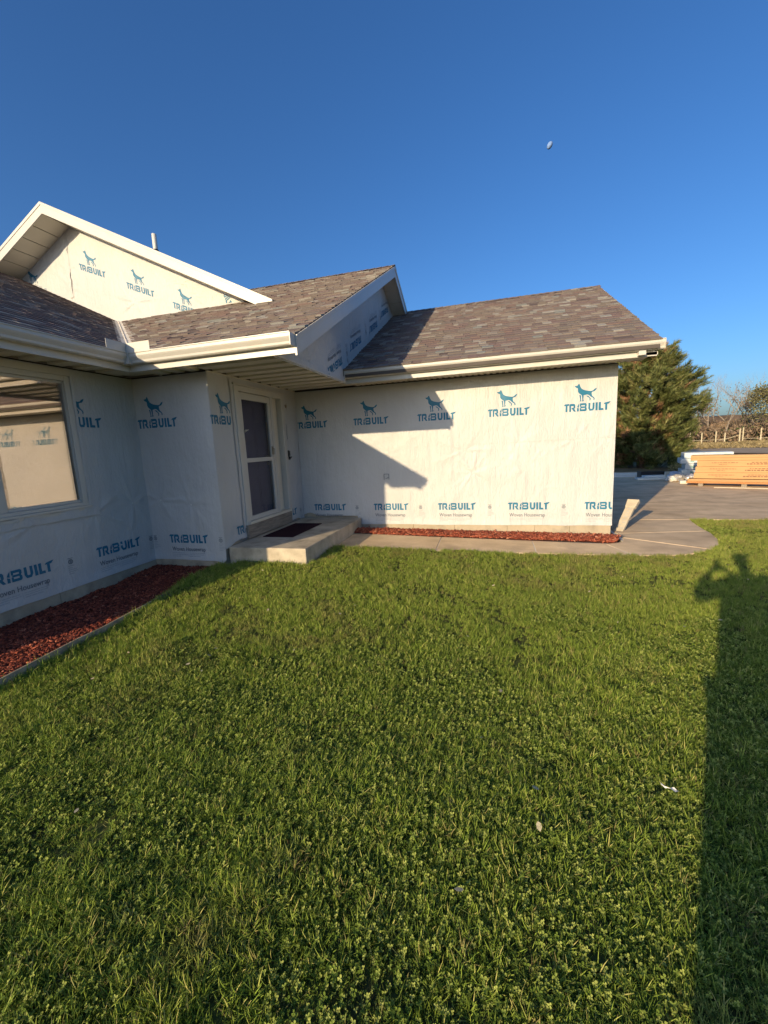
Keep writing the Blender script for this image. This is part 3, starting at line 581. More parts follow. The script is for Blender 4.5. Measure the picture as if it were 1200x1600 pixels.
rake('rake_board', (UAX,URY,UAZ), (-3.83,URY,zU(-3.83)), (0,-1,0), .215); rake('rake_board', (-14.6,URY,UAZ-.5*5.81), (UAX,URY,UAZ), (0,-1,0), .215)
rake('rake_board', (-2.17,4.375,2.92), (-2.17,RG,zB(RG)), (1,0,0), .22); rake('rake_board', (-2.17,RG,zB(RG)), (-2.17,14.4,zB(RG)-SB_*4.98), (1,0,0), .22)
rake('rake_board', (2.15,6.80,2.97), (2.15,RD,zD(RD)), (1,0,0), .17); rake('rake_board', (2.15,RD,zD(RD)), (2.15,14.6,zD(RD)-SD_*3.94), (1,0,0), .17)
rake('rake_board', (-4.46,.42,zA(-4.46)), (-12,.42,zA(-12)), (0,-1,0), .2)
# sloping soffits under the rakes, one panel at a time
def rake_soffit(p0, p1, w0, w1, axis, th=.012, n=12):
    """panels stepping from p0 to p1 (height-carrying coordinate), spanning w0..w1 across"""
    for k in range(n):
        t0, t1 = k/n, (k+1)/n-.004; a = [p0[i]+(p1[i]-p0[i])*t0 for i in range(2)]; c = [p0[i]+(p1[i]-p0[i])*t1 for i in range(2)]
        b = MB()
        if axis == 'x': P = [(a[0],w0,a[1]),(c[0],w0,c[1]),(c[0],w1,c[1]),(a[0],w1,a[1])]
        else: P = [(w0,a[0],a[1]),(w0,c[0],c[1]),(w1,c[0],c[1]),(w1,a[0],a[1])]
        b.hexa(P+[(x,y,z+th) for x,y,z in P]); b.build('rake_soffit_panel', M['soffit'], sof)
rake_soffit((UAX,UAZ-.20),(-3.9,zU(-3.9)-.20), URY+.001, UWY, 'x', n=14); rake_soffit((-14.0,zU(-14.0)-.20),(UAX,UAZ-.20), URY+.001, UWY, 'x', n=16)
rake_soffit((4.40,2.74),(RG,zB(RG)-.20), XG+.004, -2.171, 'y', n=14); rake_soffit((RG,zB(RG)-.20),(12.8,zB(RG)-SB_*(12.8-RG)-.20), XG+.004, -2.171, 'y', n=10)
rake_soffit((6.82,2.80),(RD,zD(RD)-.17), XD+.001, 2.149, 'y', n=10)
# --- shingles: architectural tabs; the 300 that show largest are single objects
camP = Vector((0,0,CAMZ)); SHG = []                                  # (screen size, roof, verts, tint)
def shingle_slope(roof, o, U, V, vmax, umin, umax, expo=.143, seed=0, hide=None, th=(.012,.012,.020,.024)):
    rr = random.Random(seed); o, U, V = map(Vector, (o, U, V)); Nn = U.cross(V).normalized()
    if Nn.z < 0: Nn = -Nn
    k = 0
    while k*expo < vmax-.02:
        v0 = k*expo-.012 if k else -.03; v1 = min((k+1)*expo+.012, vmax)
        a0, a1 = umin(k*expo), umin(min(vmax,(k+1)*expo)); b0, b1 = umax(k*expo), umax(min(vmax,(k+1)*expo))
        u = a0-rr.uniform(0,.3); first = True; lastt = 0
        while u < b0:
            w = rr.choice((.11,.14,.17,.2,.25))*rr.uniform(.9,1.1); e = u+w
            l0 = max(u, a0); r0 = min(e, b0)
            l1 = a1 if u <= a0 else max(u, a1 if a1 > a0 else u); r1 = b1 if e >= b0 else min(e, b0)
            if a1 > a0 and l1 > r1: l1 = r1-.001
            thick = rr.choice(th); tint = min(1, max(0, rr.gauss(.42,.16) if rr.random() < .87 else rr.uniform(.65,.95)))
            if thick > .015: tint = min(1, tint+.08)
            if r0-l0 > .012:
                jj = rr.uniform(-.003,.003)
                def pt(uu, vv, nn): return o+U*uu+V*vv+Nn*nn
                P = [pt(l0+.002,v0+jj,.001), pt(r0-.002,v0+jj,.001), pt(r1-.002,v1,-.004), pt(l1+.002,v1,-.004), pt(l0+.002,v0+jj,thick+.004), pt(r0-.002,v0+jj,thick+.004), pt(r1-.002,v1,.0045), pt(l1+.002,v1,.0045)]
                c = sum(P, Vector())/8
                if hide is None or not hide(c):
                    dd = (c-camP); 
                    q = cam.matrix_world.inverted() @ c
                    vis = q.z < 0 and abs(q.x/-q.z*639.8) < 600 and abs(q.y/-q.z*639.8) < 800
                    SHG.append((((r0-l0)*expo/dd.length_squared*abs(dd.normalized().dot(Nn))) if vis else 0, roof, P, tint))
            u = e
        k += 1
def S(a): return math.sqrt(1+a*a)
vBmax = (RG-4.40)*S(SB_)
def uminB(v):
    y = 4.40+v/S(SB_)
    if y < UWY: return vx(y)+.10
    return max(-8, UAX+2*(UAZ-zB(y)))
shingle_slope(roofB, (0,4.40,2.93), (1,0,0), (0,1/S(SB_),SB_/S(SB_)), vBmax, uminB, lambda v: -2.155, seed=2)
shingle_slope(roofD, (0,6.70,2.93), (1,0,0), (0,1/S(SD_),SD_/S(SD_)), (RD-6.70)*S(SD_), lambda v: XG+.012, lambda v: 2.165, seed=3)
def umaxA(v):
    x = -4.45-v/S(SA_); return min(4.40+(-4.45-x)*SA_/SB_-.10, UWY-.01)
shingle_slope(roofA, (-4.45,0,zA(-4.45)), (0,1,0), (-1/S(SA_),0,SA_/S(SA_)), (12-4.45)*S(SA_)-.02, lambda v: .43, umaxA, seed=4, th=(.010,.010,.012,.013))
SHG.sort(key=lambda s: -s[0])
left = {}
for i, (sz, roof, P, tint) in enumerate(SHG):
    if i < 290:
        b = MB(); b.hexa(P, tint); b.build('shingle', M['shingle'], roof)
    else: left.setdefault(roof.name, (roof, MB()))[1].hexa(P, tint)
for roof, b in left.values(): b.build('shingle_courses', M['shingle'], roof, kind='stuff')
# ridge caps
def ridge(a, b_, slope, roof):
    a, b_ = Vector(a), Vector(b_); n = int((b_-a).length/.15); d = (b_-a)/n; side = Vector((0,1,0)); b = MB(); rr = random.Random(7)
    for k in range(n):
        p = a+d*k; q = p+d*1.08; t = rr.gauss(.5,.2)
        for sg in (-1, 1):
            o1 = side*sg*.14+Vector((0,0,-slope*.14)); z0 = Vector((0,0,.020)); z1 = Vector((0,0,.012))
            b.add([p+z1, q+z0, q+z0+o1, p+z1+o1, q, q+o1], [(0,1,2,3),(1,4,5,2)], min(1,max(0,t)))
    b.build('ridge_cap', M['shingle'], roof)
ridge((-9,RG,zB(RG)+.012), (-2.15,RG,zB(RG)+.012), SB_, roofB); ridge((XG,RD,zD(RD)+.012), (2.17,RD,zD(RD)+.012), SD_, roofD)
# valley flashing, W-shaped
def valley():
    b = MB(); n = 6; t1 = UWY-4.40
    for (s0, s1, dz0, dz1) in ((-.15,-.02,.004,.006),(-.02,0,.006,.025),(0,.02,.025,.006),(.02,.17,.006,.004)):
        P = []
        for t in (0.0, t1):
            yv = 4.40+t; xv = vx(yv); 
            for (s, dz) in ((s0, dz0), (s1, dz1)):
                if s < 0: x, y = xv, yv+s*1.0; x, y = xv, yv+s; z = zA(x)+dz
                else: x, y = xv+s, yv; z = zB(y)+dz
                P.append((x, y, z+.006))
        b.add([P[0], P[1], P[3], P[2]], [(0,1,2,3)])
    b.build('valley_flashing', M['flash'], H)
valley()
# plumbing vent behind the upper rake
vy = 8.4
zz = UAZ-.5*(-7.42-UAX)
b = MB(); b.tube([(-7.42,vy,zz-.1),(-7.42,vy,zz+.48)], [.05,.05], 12); vp = b.build('vent_pipe', M['pvc'], H, smooth=True)
b = MB(); b.tube([(-7.42,vy,zz-.05),(-7.42,vy,zz+.16)], [.16,.055], 12); b.build('pipe_boot', M['black'], vp)

# ================================================================== STEP, WALK, DRIVE, BEDS
step = MB(); step.box(XC+.004, -2.53, 4.955, YD-.02, -0.30, .318)
step.build('concrete_step', M['conc_step'], None, label='low concrete porch slab in front of the storm door', cat='porch step', bevel=.012)
matb = MB(); matb.box(-3.60, -3.07, 5.62, 6.72, .3195, .331)
dm = matb.build('doormat', M['mat'], None, label='dark red doormat lying on the concrete porch slab', cat='doormat', bevel=.004)
# poured walk: separate slabs with joints between them
walk = empty('walkway', (0,6.4,0), kind='structure')
def slab_poly(name, pts, zf, th, mat, parent, kind=None):
    n = len(pts); b = MB(); V = [(x,y,zf(x)) for x,y in pts]+[(x,y,zf(x)-th) for x,y in pts]
    b.add(V, [tuple(range(n)), tuple(range(n,2*n))[::-1]]+[(i,n+i,n+(i+1)%n,(i+1)%n) for i in range(n)])
    return b.build(name, M[mat], parent, kind=kind, bevel=.006)
g = .006
slab_poly('slab', [(-2.524,5.86),(-.905-g,5.98),(-.93-g,6.90),(-2.524,6.94)], walk_z, .2, 'conc', walk)
slab_poly('slab', [(-.905+g,5.98),(.54-g,6.10),(.54-g,6.87),(-.93+g,6.90)], walk_z, .2, 'conc', walk)
slab_poly('slab', [(.54+g,6.10),(1.815-g,6.19),(1.605-g,6.84),(.54+g,6.87)], walk_z, .2, 'conc', walk)
slab_poly('slab', [(1.815+g,6.19),(2.29,6.25),(2.60,6.38),(2.90,6.62-g*2),(1.97,7.29-g),(1.90,7.0),(1.605+g,6.84)], walk_z, .2, 'conc', walk)
slab_poly('slab', [(2.90,6.62+g*2),(3.12,6.92),(3.27,7.30),(3.36,7.72),(3.37,7.88-g),(1.96,7.62-g),(1.97,7.29+g*3)], walk_z, .2, 'conc', walk)
slab_poly('slab', [(3.37,7.88+g),(3.42,8.35),(3.53,8.94-g),(1.96,8.88-g),(1.96,7.62+g)], walk_z, .2, 'conc', walk)
slab_poly('joint_bed', [(-2.52,5.9),(2.25,6.30),(2.85,6.62),(3.30,7.7),(3.50,8.95),(1.90,8.95),(1.90,6.9),(-2.52,6.9)], lambda x: walk_z(x)-.012, .15, 'joint', walk)
drive = slab_poly('driveway', [(XD-.04,8.90),(3.53,8.955),(30,9.30),(30,19.6),(9,20.4),(4,20.8),(XD-.04,20.8)], lambda x: .004, .25, 'conc', None, 'structure')
# mulch beds -----------------------------------------------------------------
EDGE = [(-3.70,-1.0),(-3.70,1.0),(-3.70,2.01),(-3.74,2.43),(-3.765,2.67),(-3.76,2.90),(-3.83,3.53),(-3.895,3.95),(-3.92,4.45),(-3.86,4.80)]
def edge_x(y):
    return np.interp(y, [p[1] for p in EDGE], [p[0] for p in EDGE])
def bedA_z(x, y): return -.045+.055*sstep(4.0,4.8,y)+.03*sstep(0,.5,(edge_x(y)-x)*-1+.5)*0+.03*(vnoise(x,y,4,2)-.3)
def bedD_in(x, y):
    return (x > -2.52) & (y < 7.40) & (y > 6.90-.01*x) & ~((x > 1.55) & (((x-1.55)/.33)**2+((y-7.28)/.46)**2 > 1))
def bedD_z(x, y): return np.interp(x, [-2.6,1.9], [.095,.010])+.015*(vnoise(x,y,5,4)-.2)+.045*np.exp(-((y-7.08)/.16)**2)
def sheet(name, x0, x1, y0, y1, stp, zf, mat, kind='structure', inside=None):
    xs = np.arange(x0, x1+stp, stp); ys = np.arange(y0, y1+stp, stp); X, Y = np.meshgrid(xs, ys, indexing='ij')
    Z = zf(X, Y); idx = np.arange(X.size).reshape(X.shape)
    Q = np.stack([idx[:-1,:-1], idx[1:,:-1], idx[1:,1:], idx[:-1,1:]], -1).reshape(-1,4)
    if inside is not None: Q = Q[inside(X[:-1,:-1]+stp/2, Y[:-1,:-1]+stp/2).ravel()]
    return from_np(name, np.stack([X,Y,Z],-1).reshape(-1,3), Q, mat, kind=kind, smooth=True)
sheet('mulch_bed', -5.02, -3.62, -1, 4.90, .05, lambda x,y: bedA_z(x,y)-.015, M['mulchbed'], inside=lambda x,y: x < edge_x(y)+.01)
sheet('mulch_bed', -2.52, 1.96, 6.88, 7.42, .04, lambda x,y: bedD_z(x,y)-.02, M['mulchbed'], inside=bedD_in)
def chips(name, n, x0, x1, y0, y1, zf, inside, seed):
    r = np.random.default_rng(seed); X = r.uniform(x0,x1,n*2); Y = r.uniform(y0,y1,n*2); k = inside(X,Y); X, Y = X[k][:n], Y[k][:n]; n = len(X)
    Z = zf(X,Y)+r.uniform(-.004,.016,n); ln = (.65 if seed == 1 else 1)*r.uniform(.014,.045,n)*np.where(r.random(n)<.06,1.7,1); w = r.uniform(.004,.011,n); a = r.uniform(0,2*PI,n); p = r.normal(0,.32,n); q = r.normal(0,.5,n)
    d = np.stack([np.cos(a)*np.cos(p), np.sin(a)*np.cos(p), np.sin(p)],-1); s = np.stack([-np.sin(a)*np.cos(q), np.cos(a)*np.cos(q), np.sin(q)],-1); up = np.cross(d,s)
    c = np.stack([X,Y,Z],-1); t = r.uniform(.0015,.004,n)[:,None]
    V = []
    for (i,j,h) in ((-1,-1,0),(1,-1,0),(1,1,0),(-1,1,0),(-.9,-.8,1),(.85,-.8,1),(.9,.7,1),(-.85,.8,1)):
        V.append(c+d*ln[:,None]*i+s*w[:,None]*j+up*t*h*2)
    V = np.stack(V,1).reshape(-1,3); base = (np.arange(n)*8)[:,None,None]
    Fq = (base+np.array([(4,5,6,7),(0,1,5,4),(1,2,6,5),(2,3,7,6),(3,0,4,7)])[None]).reshape(-1,4)
    tint = np.repeat(np.clip(r.normal(.28 if seed == 1 else .50,.24,n),0,1),5)  # shade over the window-wall bed is put into its darker chip tint
    return from_np(name, V, Fq, M['chip'], tint, kind='stuff')
chA = chips('bark_mulch', 40000, -5.0, -3.65, .2, 4.88, bedA_z, lambda x,y: (x < edge_x(y)-.005), 1); tag(chA, 'red bark mulch in the bed along the window wall, tinted darker for the shade', 'mulch')
chD = chips('bark_mulch', 13000, -2.52, 1.90, 6.88, 7.40, bedD_z, bedD_in, 2); tag(chD, 'bright red bark mulch strip below the garage wall', 'mulch')
b = MB()
for i in range(len(EDGE)-1):
    (x0,y0),(x1,y1) = EDGE[i], EDGE[i+1]; t = .014
    b.hexa([(x0,y0,-.2),(x0+t,y0,-.2),(x1+t,y1+.0,-.2),(x1,y1,-.2),(x0,y0,.025),(x0+t,y0,.025),(x1+t,y1,.025),(x1,y1,.025)])
b.build('bed_edging', M['edge'], None, label='thin pale edging board between the dark mulch bed and the grass', cat='edging')

# ================================================================== GROUND
def mk_ground():
    mt, nt, bs = nodes('dry_field')
    t = tex(nt, scale=.09, detail=6); c = ramp(nt, t.outputs[0], [(.3,(.20,.145,.075)),(.5,(.25,.185,.10)),(.7,(.17,.15,.065))])
    t2 = tex(nt, scale=2.2, detail=6); c = mix(nt, c, (.12,.095,.05), ramp(nt, t2.outputs[0], [(.45,(0,0,0)),(.75,(.7,.7,.7))]))
    L(nt, c, bs.inputs['Base Color']); bs.inputs['Roughness'].default_value = 1; bs.inputs['Specular IOR Level'].default_value = .1
    b2 = tex(nt, scale=6, detail=5); bump(nt, bs, b2.outputs[0], .8, .15)
    return mt
M['field'] = mk_ground()
sheet('ground', -1500, 1500, -1500, 1500, 60, lambda x,y: x*0-.20, M['field'])
fld = sheet('field', -30, 130, 19, 120, 1.0, lambda x,y: -.19+.19*sstep(19,22,y)+.25*(vnoise(x,y,.15,2)-.5)*sstep(45,60,y), M['field'], inside=lambda x,y: y > 20.2)
M['asphalt'] = simple('grey_road', (.42,.33,.23), 1, .08, 2, 0, 60, .05)
b = MB(); b.add([(9.0,46.0,.055),(40.0,-4,.055),(46.0,-1,.055),(14,56,.055)], [(0,1,2,3)]); b.build('road', M['asphalt'], None, kind='structure')
def lawn_in(x, y):
    inwalk = (x > -2.54) & (y > 5.84+np.clip((x+2.5)*.09,0,.5)) & (x < 2.3)
    cx = np.interp(y, [6.2,6.38,6.62,6.92,7.3,7.72,8.35,8.95], [2.2,2.60,2.90,3.12,3.27,3.36,3.42,3.53])
    incurve = (y > 6.24) & (x < cx) & (x > 2.2)
    instep = (x < -2.5) & (y > 4.93)
    inbed = (x < edge_x(y)+.022) & (y < 4.9)
    house_ = (x < -3.6) & (y > 4.8)
    return ~(inwalk | incurve | instep | inbed | house_) & (y < 8.98+(np.maximum(x,3.5)-3.5)*.013) & ~((y > 6.9) & (x < 2.2))
M['soil'] = simple('lawn_soil', (.080,.090,.026), 1.0, .4, 12, .8, 60, .05, dirt=((.06,.048,.025), 4))
sheet('lawn', -4.1, 30, -8, 9.0, .12, lambda x,y: lawn_z(x,y)-.11*(~lawn_in(x,y-.04)), M['soil'], inside=lambda x,y: (x > edge_x(np.minimum(y,4.8))+.0) & ((y < 6.95) | (x > 1.9)))

# ---- grass and clover: instanced tufts ------------------------------------
def leafmat(name, stops, back=.35):
    mt, nt, bs = nodes(name)
    oi = N(nt, 'ShaderNodeObjectInfo'); a = N(nt, 'ShaderNodeAttribute', attribute_name='tint'); ad = N(nt, 'ShaderNodeMath', operation='ADD')
    ml = N(nt, 'ShaderNodeMath', operation='MULTIPLY_ADD'); ml.inputs[1].default_value = .5; L(nt, oi.outputs['Random'], ml.inputs[0]); ml.inputs[2].default_value = -.25
    L(nt, ml.outputs[0], ad.inputs[0]); L(nt, a.outputs['Fac'], ad.inputs[1])
    at = N(nt, 'ShaderNodeAttribute', attribute_name='dry', attribute_type='INSTANCER')
    c = ramp(nt, ad.outputs[0], stops)
    c = mix(nt, c, (.30,.235,.10), at.outputs['Fac'])
    L(nt, c, bs.inputs['Base Color']); bs.inputs['Roughness'].default_value = .55; bs.inputs['Specular IOR Level'].default_value = .06
    tr = N(nt, 'ShaderNodeBsdfTranslucent'); L(nt, c, tr.inputs[0]); ms = N(nt, 'ShaderNodeMixShader'); ms.inputs[0].default_value = back
    L(nt, bs.outputs[0], ms.inputs[1]); L(nt, tr.outputs[0], ms.inputs[2]); L(nt, ms.outputs[0], nt.nodes['Material Output'].inputs[0])
    return mt
M['grass'] = leafmat('grass_blade', [(0,(.105,.165,.024)),(.4,(.245,.335,.048)),(.75,(.360,.430,.080)),(1,(.52,.47,.15))], .2)
M['clover'] = leafmat('clover_leaf', [(0,(.065,.110,.018)),(.5,(.165,.235,.038)),(1,(.42,.46,.12))], .3)
tufts = bpy.data.collections.new('tufts')
def blade(b, x, y, h, w, ang, lean, rr, tint):
    d = Vector((math.cos(ang), math.sin(ang), 0)); s = Vector((-d.y, d.x, 0)); tw = rr.uniform(-.8,.8); s = (s*math.cos(tw)+Vector((0,0,1))*math.sin(tw)*.3)
    pts = [(0,0,1),(h*.45,lean*.25,.9),(h*.8,lean*.62,.6),(h*.98,lean,.06)]
    V = []
    for z, o, ww in pts:
        p = Vector((x,y,z-.004))+d*o; V += [p-s*w*ww/2, p+s*w*ww/2]
    b.add(V, [(0,1,3,2),(2,3,5,4),(4,5,7,6)], tint)
def make_tuft(i, n, hmin, hmax, rad, leanmax, wmax=.0042):
    rr = random.Random(100+i); b = MB()
    for k in range(n):
        a = rr.uniform(0, 2*PI); r = rad*math.sqrt(rr.random()); h = rr.uniform(hmin, hmax)
        blade(b, r*math.cos(a), r*math.sin(a), h, rr.uniform(.0024,wmax), rr.uniform(0,2*PI), rr.uniform(.1,1)*leanmax, rr, min(1,max(0,rr.gauss(.42,.18))) if rr.random() > .05 else 1.0)
    o = bpy.data.objects.new('grass_%02d' % i, b.mesh('grass_tuft', M['grass'])); tufts.objects.link(o)
for i in range(4): make_tuft(i, 19, .020, .046, .028, .034, .0036)
for i in range(4, 6): make_tuft(i, 14, .030, .066, .024, .05, .0036)
clov = bpy.data.collections.new('clovers')
for i in range(5):
    rr = random.Random(200+i); b = MB()
    for k in range(7):
        a = rr.uniform(0,2*PI); r = .060*math.sqrt(rr.random()); h = rr.uniform(.010,.042); cx, cy = r*math.cos(a), r*math.sin(a)
        b.tube([(cx*.8,cy*.8,-.004),(cx,cy,h)], [.0007,.0006], 3, .3)
        tilt = Vector((rr.gauss(-.25,.4), rr.gauss(-.55,.4), .85)).normalized(); e1 = tilt.orthogonal().normalized(); e2 = tilt.cross(e1); sz = rr.uniform(.0042,.0078); a0 = rr.uniform(0,2*PI); tn = min(1,max(0,rr.gauss(.5,.30)))
        for j in range(3):
            aa = a0+j*2*PI/3; d = e1*math.cos(aa)+e2*math.sin(aa); s = e1*-math.sin(aa)+e2*math.cos(aa); c0 = Vector((cx,cy,h)); up = tilt*sz*.35
            V = [c0, c0+d*sz*.75+s*sz*.62+up, c0+d*sz*1.5+s*sz*.55+up*1.2, c0+d*sz*1.6+up*.4, c0+d*sz*1.5-s*sz*.55+up*1.2, c0+d*sz*.75-s*sz*.62+up]
            b.add(V, [(0,1,2,3),(0,3,4,5)], tn)
    o = bpy.data.objects.new('clover_%02d' % i, b.mesh('clover_sprig', M['clover'])); clov.objects.link(o)
def scatter(name, P, rot, scl, dry, coll, label, cat):
    me = bpy.data.meshes.new(name); n = len(P); me.vertices.add(n); me.vertices.foreach_set('co', P.astype(np.float32).ravel())
    for nm, ty, ar in (('rot','FLOAT_VECTOR',rot),('scl','FLOAT',scl),('dry','FLOAT',dry)):
        a = me.attributes.new(nm, ty, 'POINT'); a.data.foreach_set('vector' if ty == 'FLOAT_VECTOR' else 'value', ar.astype(np.float32).ravel())
    o = bpy.data.objects.new(name, me); C.objects.link(o); tag(o, label, cat, kind='stuff')
    ng = bpy.data.node_groups.new(name, 'GeometryNodeTree'); ng.interface.new_socket('Geometry', in_out='INPUT', socket_type='NodeSocketGeometry'); ng.interface.new_socket('Geometry', in_out='OUTPUT', socket_type='NodeSocketGeometry')
    gi = ng.nodes.new('NodeGroupInput'); go = ng.nodes.new('NodeGroupOutput'); iop = ng.nodes.new('GeometryNodeInstanceOnPoints'); ci = ng.nodes.new('GeometryNodeCollectionInfo')
    ci.inputs[0].default_value = coll; ci.inputs['Separate Children'].default_value = True; ci.inputs['Reset Children'].default_value = True
    ar = ng.nodes.new('GeometryNodeInputNamedAttribute'); ar.data_type = 'FLOAT_VECTOR'; ar.inputs[0].default_value = 'rot'
    asx = ng.nodes.new('GeometryNodeInputNamedAttribute'); asx.data_type = 'FLOAT'; asx.inputs[0].default_value = 'scl'
    iop.inputs['Pick Instance'].default_value = True
    rv = ng.nodes.new('FunctionNodeRandomValue'); rv.data_type = 'INT'
    [s for s in rv.inputs if s.name == 'Min' and s.type == 'INT'][0].default_value = 0; [s for s in rv.inputs if s.name == 'Max' and s.type == 'INT'][0].default_value = len(coll.objects)-1
    lk = ng.links.new
    lk(gi.outputs[0], iop.inputs['Points']); lk(ci.outputs[0], iop.inputs['Instance']); lk(ar.outputs[0], iop.inputs['Rotation']); lk(asx.outputs[0], iop.inputs['Scale'])
    lk([s for s in rv.outputs if s.type == 'INT'][0], iop.inputs['Instance Index']); lk(iop.outputs[0], go.inputs[0])
    md = o.modifiers.new('scatter', 'NODES'); md.node_group = ng
    return o
def lawn_points(dens_near, seed):
    r = np.random.default_rng(seed); out = []
    for (y0, y1, k) in ((-1.2,.3,.35),(.3,1.6,1.0),(1.6,3,.92),(3,4.5,.80),(4.5,6.4,.66),(6.4,9.1,.5)):
        x0, x1 = (-4.0, min(14, 4.2+y1*.62)); n = int((x1-x0)*(y1-y0)*dens_near*k); X = r.uniform(x0,x1,n); Y = r.uniform(y0,y1,n)
        keep = (X > -1.35*np.maximum(Y,.5)-1.0) & (X < .62*Y+3.0) & lawn_in(X,Y) & ((X < .62*Y+.9) | (r.random(n) < .5)); out.append(np.stack([X[keep],Y[keep]],-1))
    P = np.concatenate(out); return P[:,0], P[:,1], r
def clover_mask(x, y): 
    m_ = vnoise(x,y,1.3,21)*.6+vnoise(x,y,3.7,22)*.4
    return sstep(.44,.60,m_+.16*sstep(4.0,1.5,y)*-1*-1-.14*sstep(-.8,-2.6,x)-.30*sstep(3.4,5.0,y))
X, Y, r = lawn_points(2300, 5)
cm = clover_mask(X,Y); keep = r.random(len(X)) > cm*.12; X, Y, cm = X[keep], Y[keep], cm[keep]; n = len(X)
thin = vnoise(X,Y,2.6,31)*.55+vnoise(X,Y,7.5,32)*.45
keep = r.random(n) < .60+1.0*sstep(.30,.52,thin); X, Y, thin = X[keep], Y[keep], thin[keep]; n = len(X)
dry = sstep(.60,.80,vnoise(X,Y,.9,41)*.5+vnoise(X,Y,4.1,42)*.5)*.6*r.random(n)+(r.random(n) < .03)*.8+.25*sstep(5.4,6.3,Y)*r.random(n)*sstep(1.5,3,X)
dry = np.clip(dry+.16*sstep(2.5,5,Y)*r.random(n)+.75*np.exp(-(((X+1.05)/.12)**2+((Y-.95)/.12)**2))*r.random(n)+.45*np.exp(-(((X+.85)/.10)**2+((Y-1.25)/.2)**2))*r.random(n), 0, 1)
ang = vnoise(X,Y,1.1,51)*2*PI; tl = .20+.45*vnoise(X,Y,2.1,52)
edge_boost = 1+.8*np.exp(-np.maximum(0,X-edge_x(Y))/.10)*(Y < 4.9)+.5*((np.abs(Y-4.9) < .12) & (X < -2.4) & (X > -3.7))
scatter('lawn_grass', np.stack([X,Y,lawn_z(X,Y)-.002],-1), np.stack([tl*np.cos(ang)+r.normal(0,.12,n)-.10, tl*np.sin(ang)+r.normal(0,.12,n), r.uniform(0,2*PI,n)],-1),
        (.50+.75*thin+r.normal(0,.12,n)).clip(.4,1.6)*edge_boost, dry, tufts, 'short green lawn grass with yellowish patches in front of the house', 'grass')
X, Y, r = lawn_points(1250, 6)
cm = clover_mask(X,Y); keep = (r.random(len(X)) < cm*.95); X, Y = X[keep], Y[keep]; n = len(X)
scatter('clover', np.stack([X,Y,lawn_z(X,Y)-.002],-1), np.stack([r.normal(0,.12,n), r.normal(0,.12,n), r.uniform(-.5,.5,n)],-1), r.uniform(.45,1.08,n), np.zeros(n), clov, 'patches of small round leaved clover in the lawn', 'clover')
# fallen leaves and litter
lf = MB(); rr = random.Random(77)
for k in range(70):
    x, y = rr.uniform(-3.2, 4), rr.uniform(1.2, 6.0)
    if not bool(lawn_in(np.array(x), np.array(y))): continue
    z = float(lawn_z(x,y))+.048; a = rr.uniform(0,2*PI); s_ = rr.uniform(.010,.022); d = Vector((math.cos(a),math.sin(a),rr.uniform(-.3,.3)))*s_; e = Vector((-math.sin(a),math.cos(a),rr.uniform(-.4,.4)))*s_*.5; p = Vector((x,y,z))
    lf.add([p-d,p-d*.3+e,p+d*.6+e*.8,p+d,p+d*.5-e,p-d*.3-e], [(0,1,2,3),(0,3,4,5)], rr.uniform(.5,1))
M['dryleaf'] = tinted('dry_leaf', [(0,(.25,.16,.06)),(1,(.55,.48,.30))], .8, (90,.2))
tag(lf.build('fallen_leaves', M['dryleaf'], None, kind='stuff'), 'small pale dry leaves scattered on the lawn', 'leaves')
b = MB(); rr = random.Random(5); p0 = Vector((.775,1.985,float(lawn_z(.775,1.985))+.045)); V = []
for i in range(5):
    for j in range(3): V.append(p0+Vector((i*.017-.03+rr.uniform(-.004,.004), -i*.006+j*.009+rr.uniform(-.003,.003), rr.uniform(-.006,.012))))
b.add(V, [(i*3+j,(i+1)*3+j,(i+1)*3+j+1,i*3+j+1) for i in range(4) for j in range(2)])
b.build('wrap_scrap', M['pvc'], None, label='small crumpled white scrap lying on the lawn near the shadow', cat='litter')

# ================================================================== DRIVEWAY OBJECTS
def local(o, ang, P): c, s_ = math.cos(ang), math.sin(ang); return [(o[0]+x*c-y*s_, o[1]+x*s_+y*c, o[2]+z) for x,y,z in P]
def lbox(b, o, ang, x0,x1,y0,y1,z0,z1, tint=.5, mi=0):
    b.hexa(local(o, ang, [(x0,y0,z0),(x1,y0,z0),(x1,y1,z0),(x0,y1,z0),(x0,y0,z1),(x1,y0,z1),(x1,y1,z1),(x0,y1,z1)]), tint, mi)
SO, SA = (5.66, 14.75, .05), math.radians(-26)
def carton(name, x0, x1, y0, y1, z0, z1, label, mat='carton', prints=True, group='long siding cartons stacked on the driveway', slant=0.0, O=SO, A=SA):
    b = MB(); lbox(b, O, A, x0,x1,y0,y1,z0,z1); o = b.build(name, M[mat], None, label=label, cat='carton', group=group, bevel=.006)
    b = MB(); lbox(b, O, A, x0+.01,x1-.01,y0-.004,y0-.002,(z0+z1)/2-.003,(z0+z1)/2+.003) if not prints else None
    if prints:
        rr = random.Random(int(z0*100)+3); h = z1-z0
        for (a, c, zc, t) in ((x0+.35, x0+.95, .62, .016), (x0+.52,x0+.70,.34,.012), (x0+1.25,x0+2.15,.66,.020),(x0+1.15,x0+2.30,.40,.030)):
            x = a
            while x < c: w = rr.uniform(.03,.09); lbox(b, O, A, x, min(c,x+w), y0-.004, y0-.002, z0+h*zc-t/2, z0+h*zc+t/2); x += w+.02
    if b.v: b.build('carton_print', M['print'], o)
    b = MB(); lbox(b, O, A, x0-.003,x0-.001,y0+.05,y1-.05,(z0+z1)/2-.03,(z0+z1)/2+.03); b.build('carton_tape', M['carton_dk'], o)
    return o
M['print'] = simple('carton_ink', (.20,.09,.05), .8, .1, 4, 0)
Z = .05
b = MB()
for k in range(4): lbox(b, SO, SA, .3+k*1.0, .42+k*1.0, -.05, 1.1, -.045, .045)
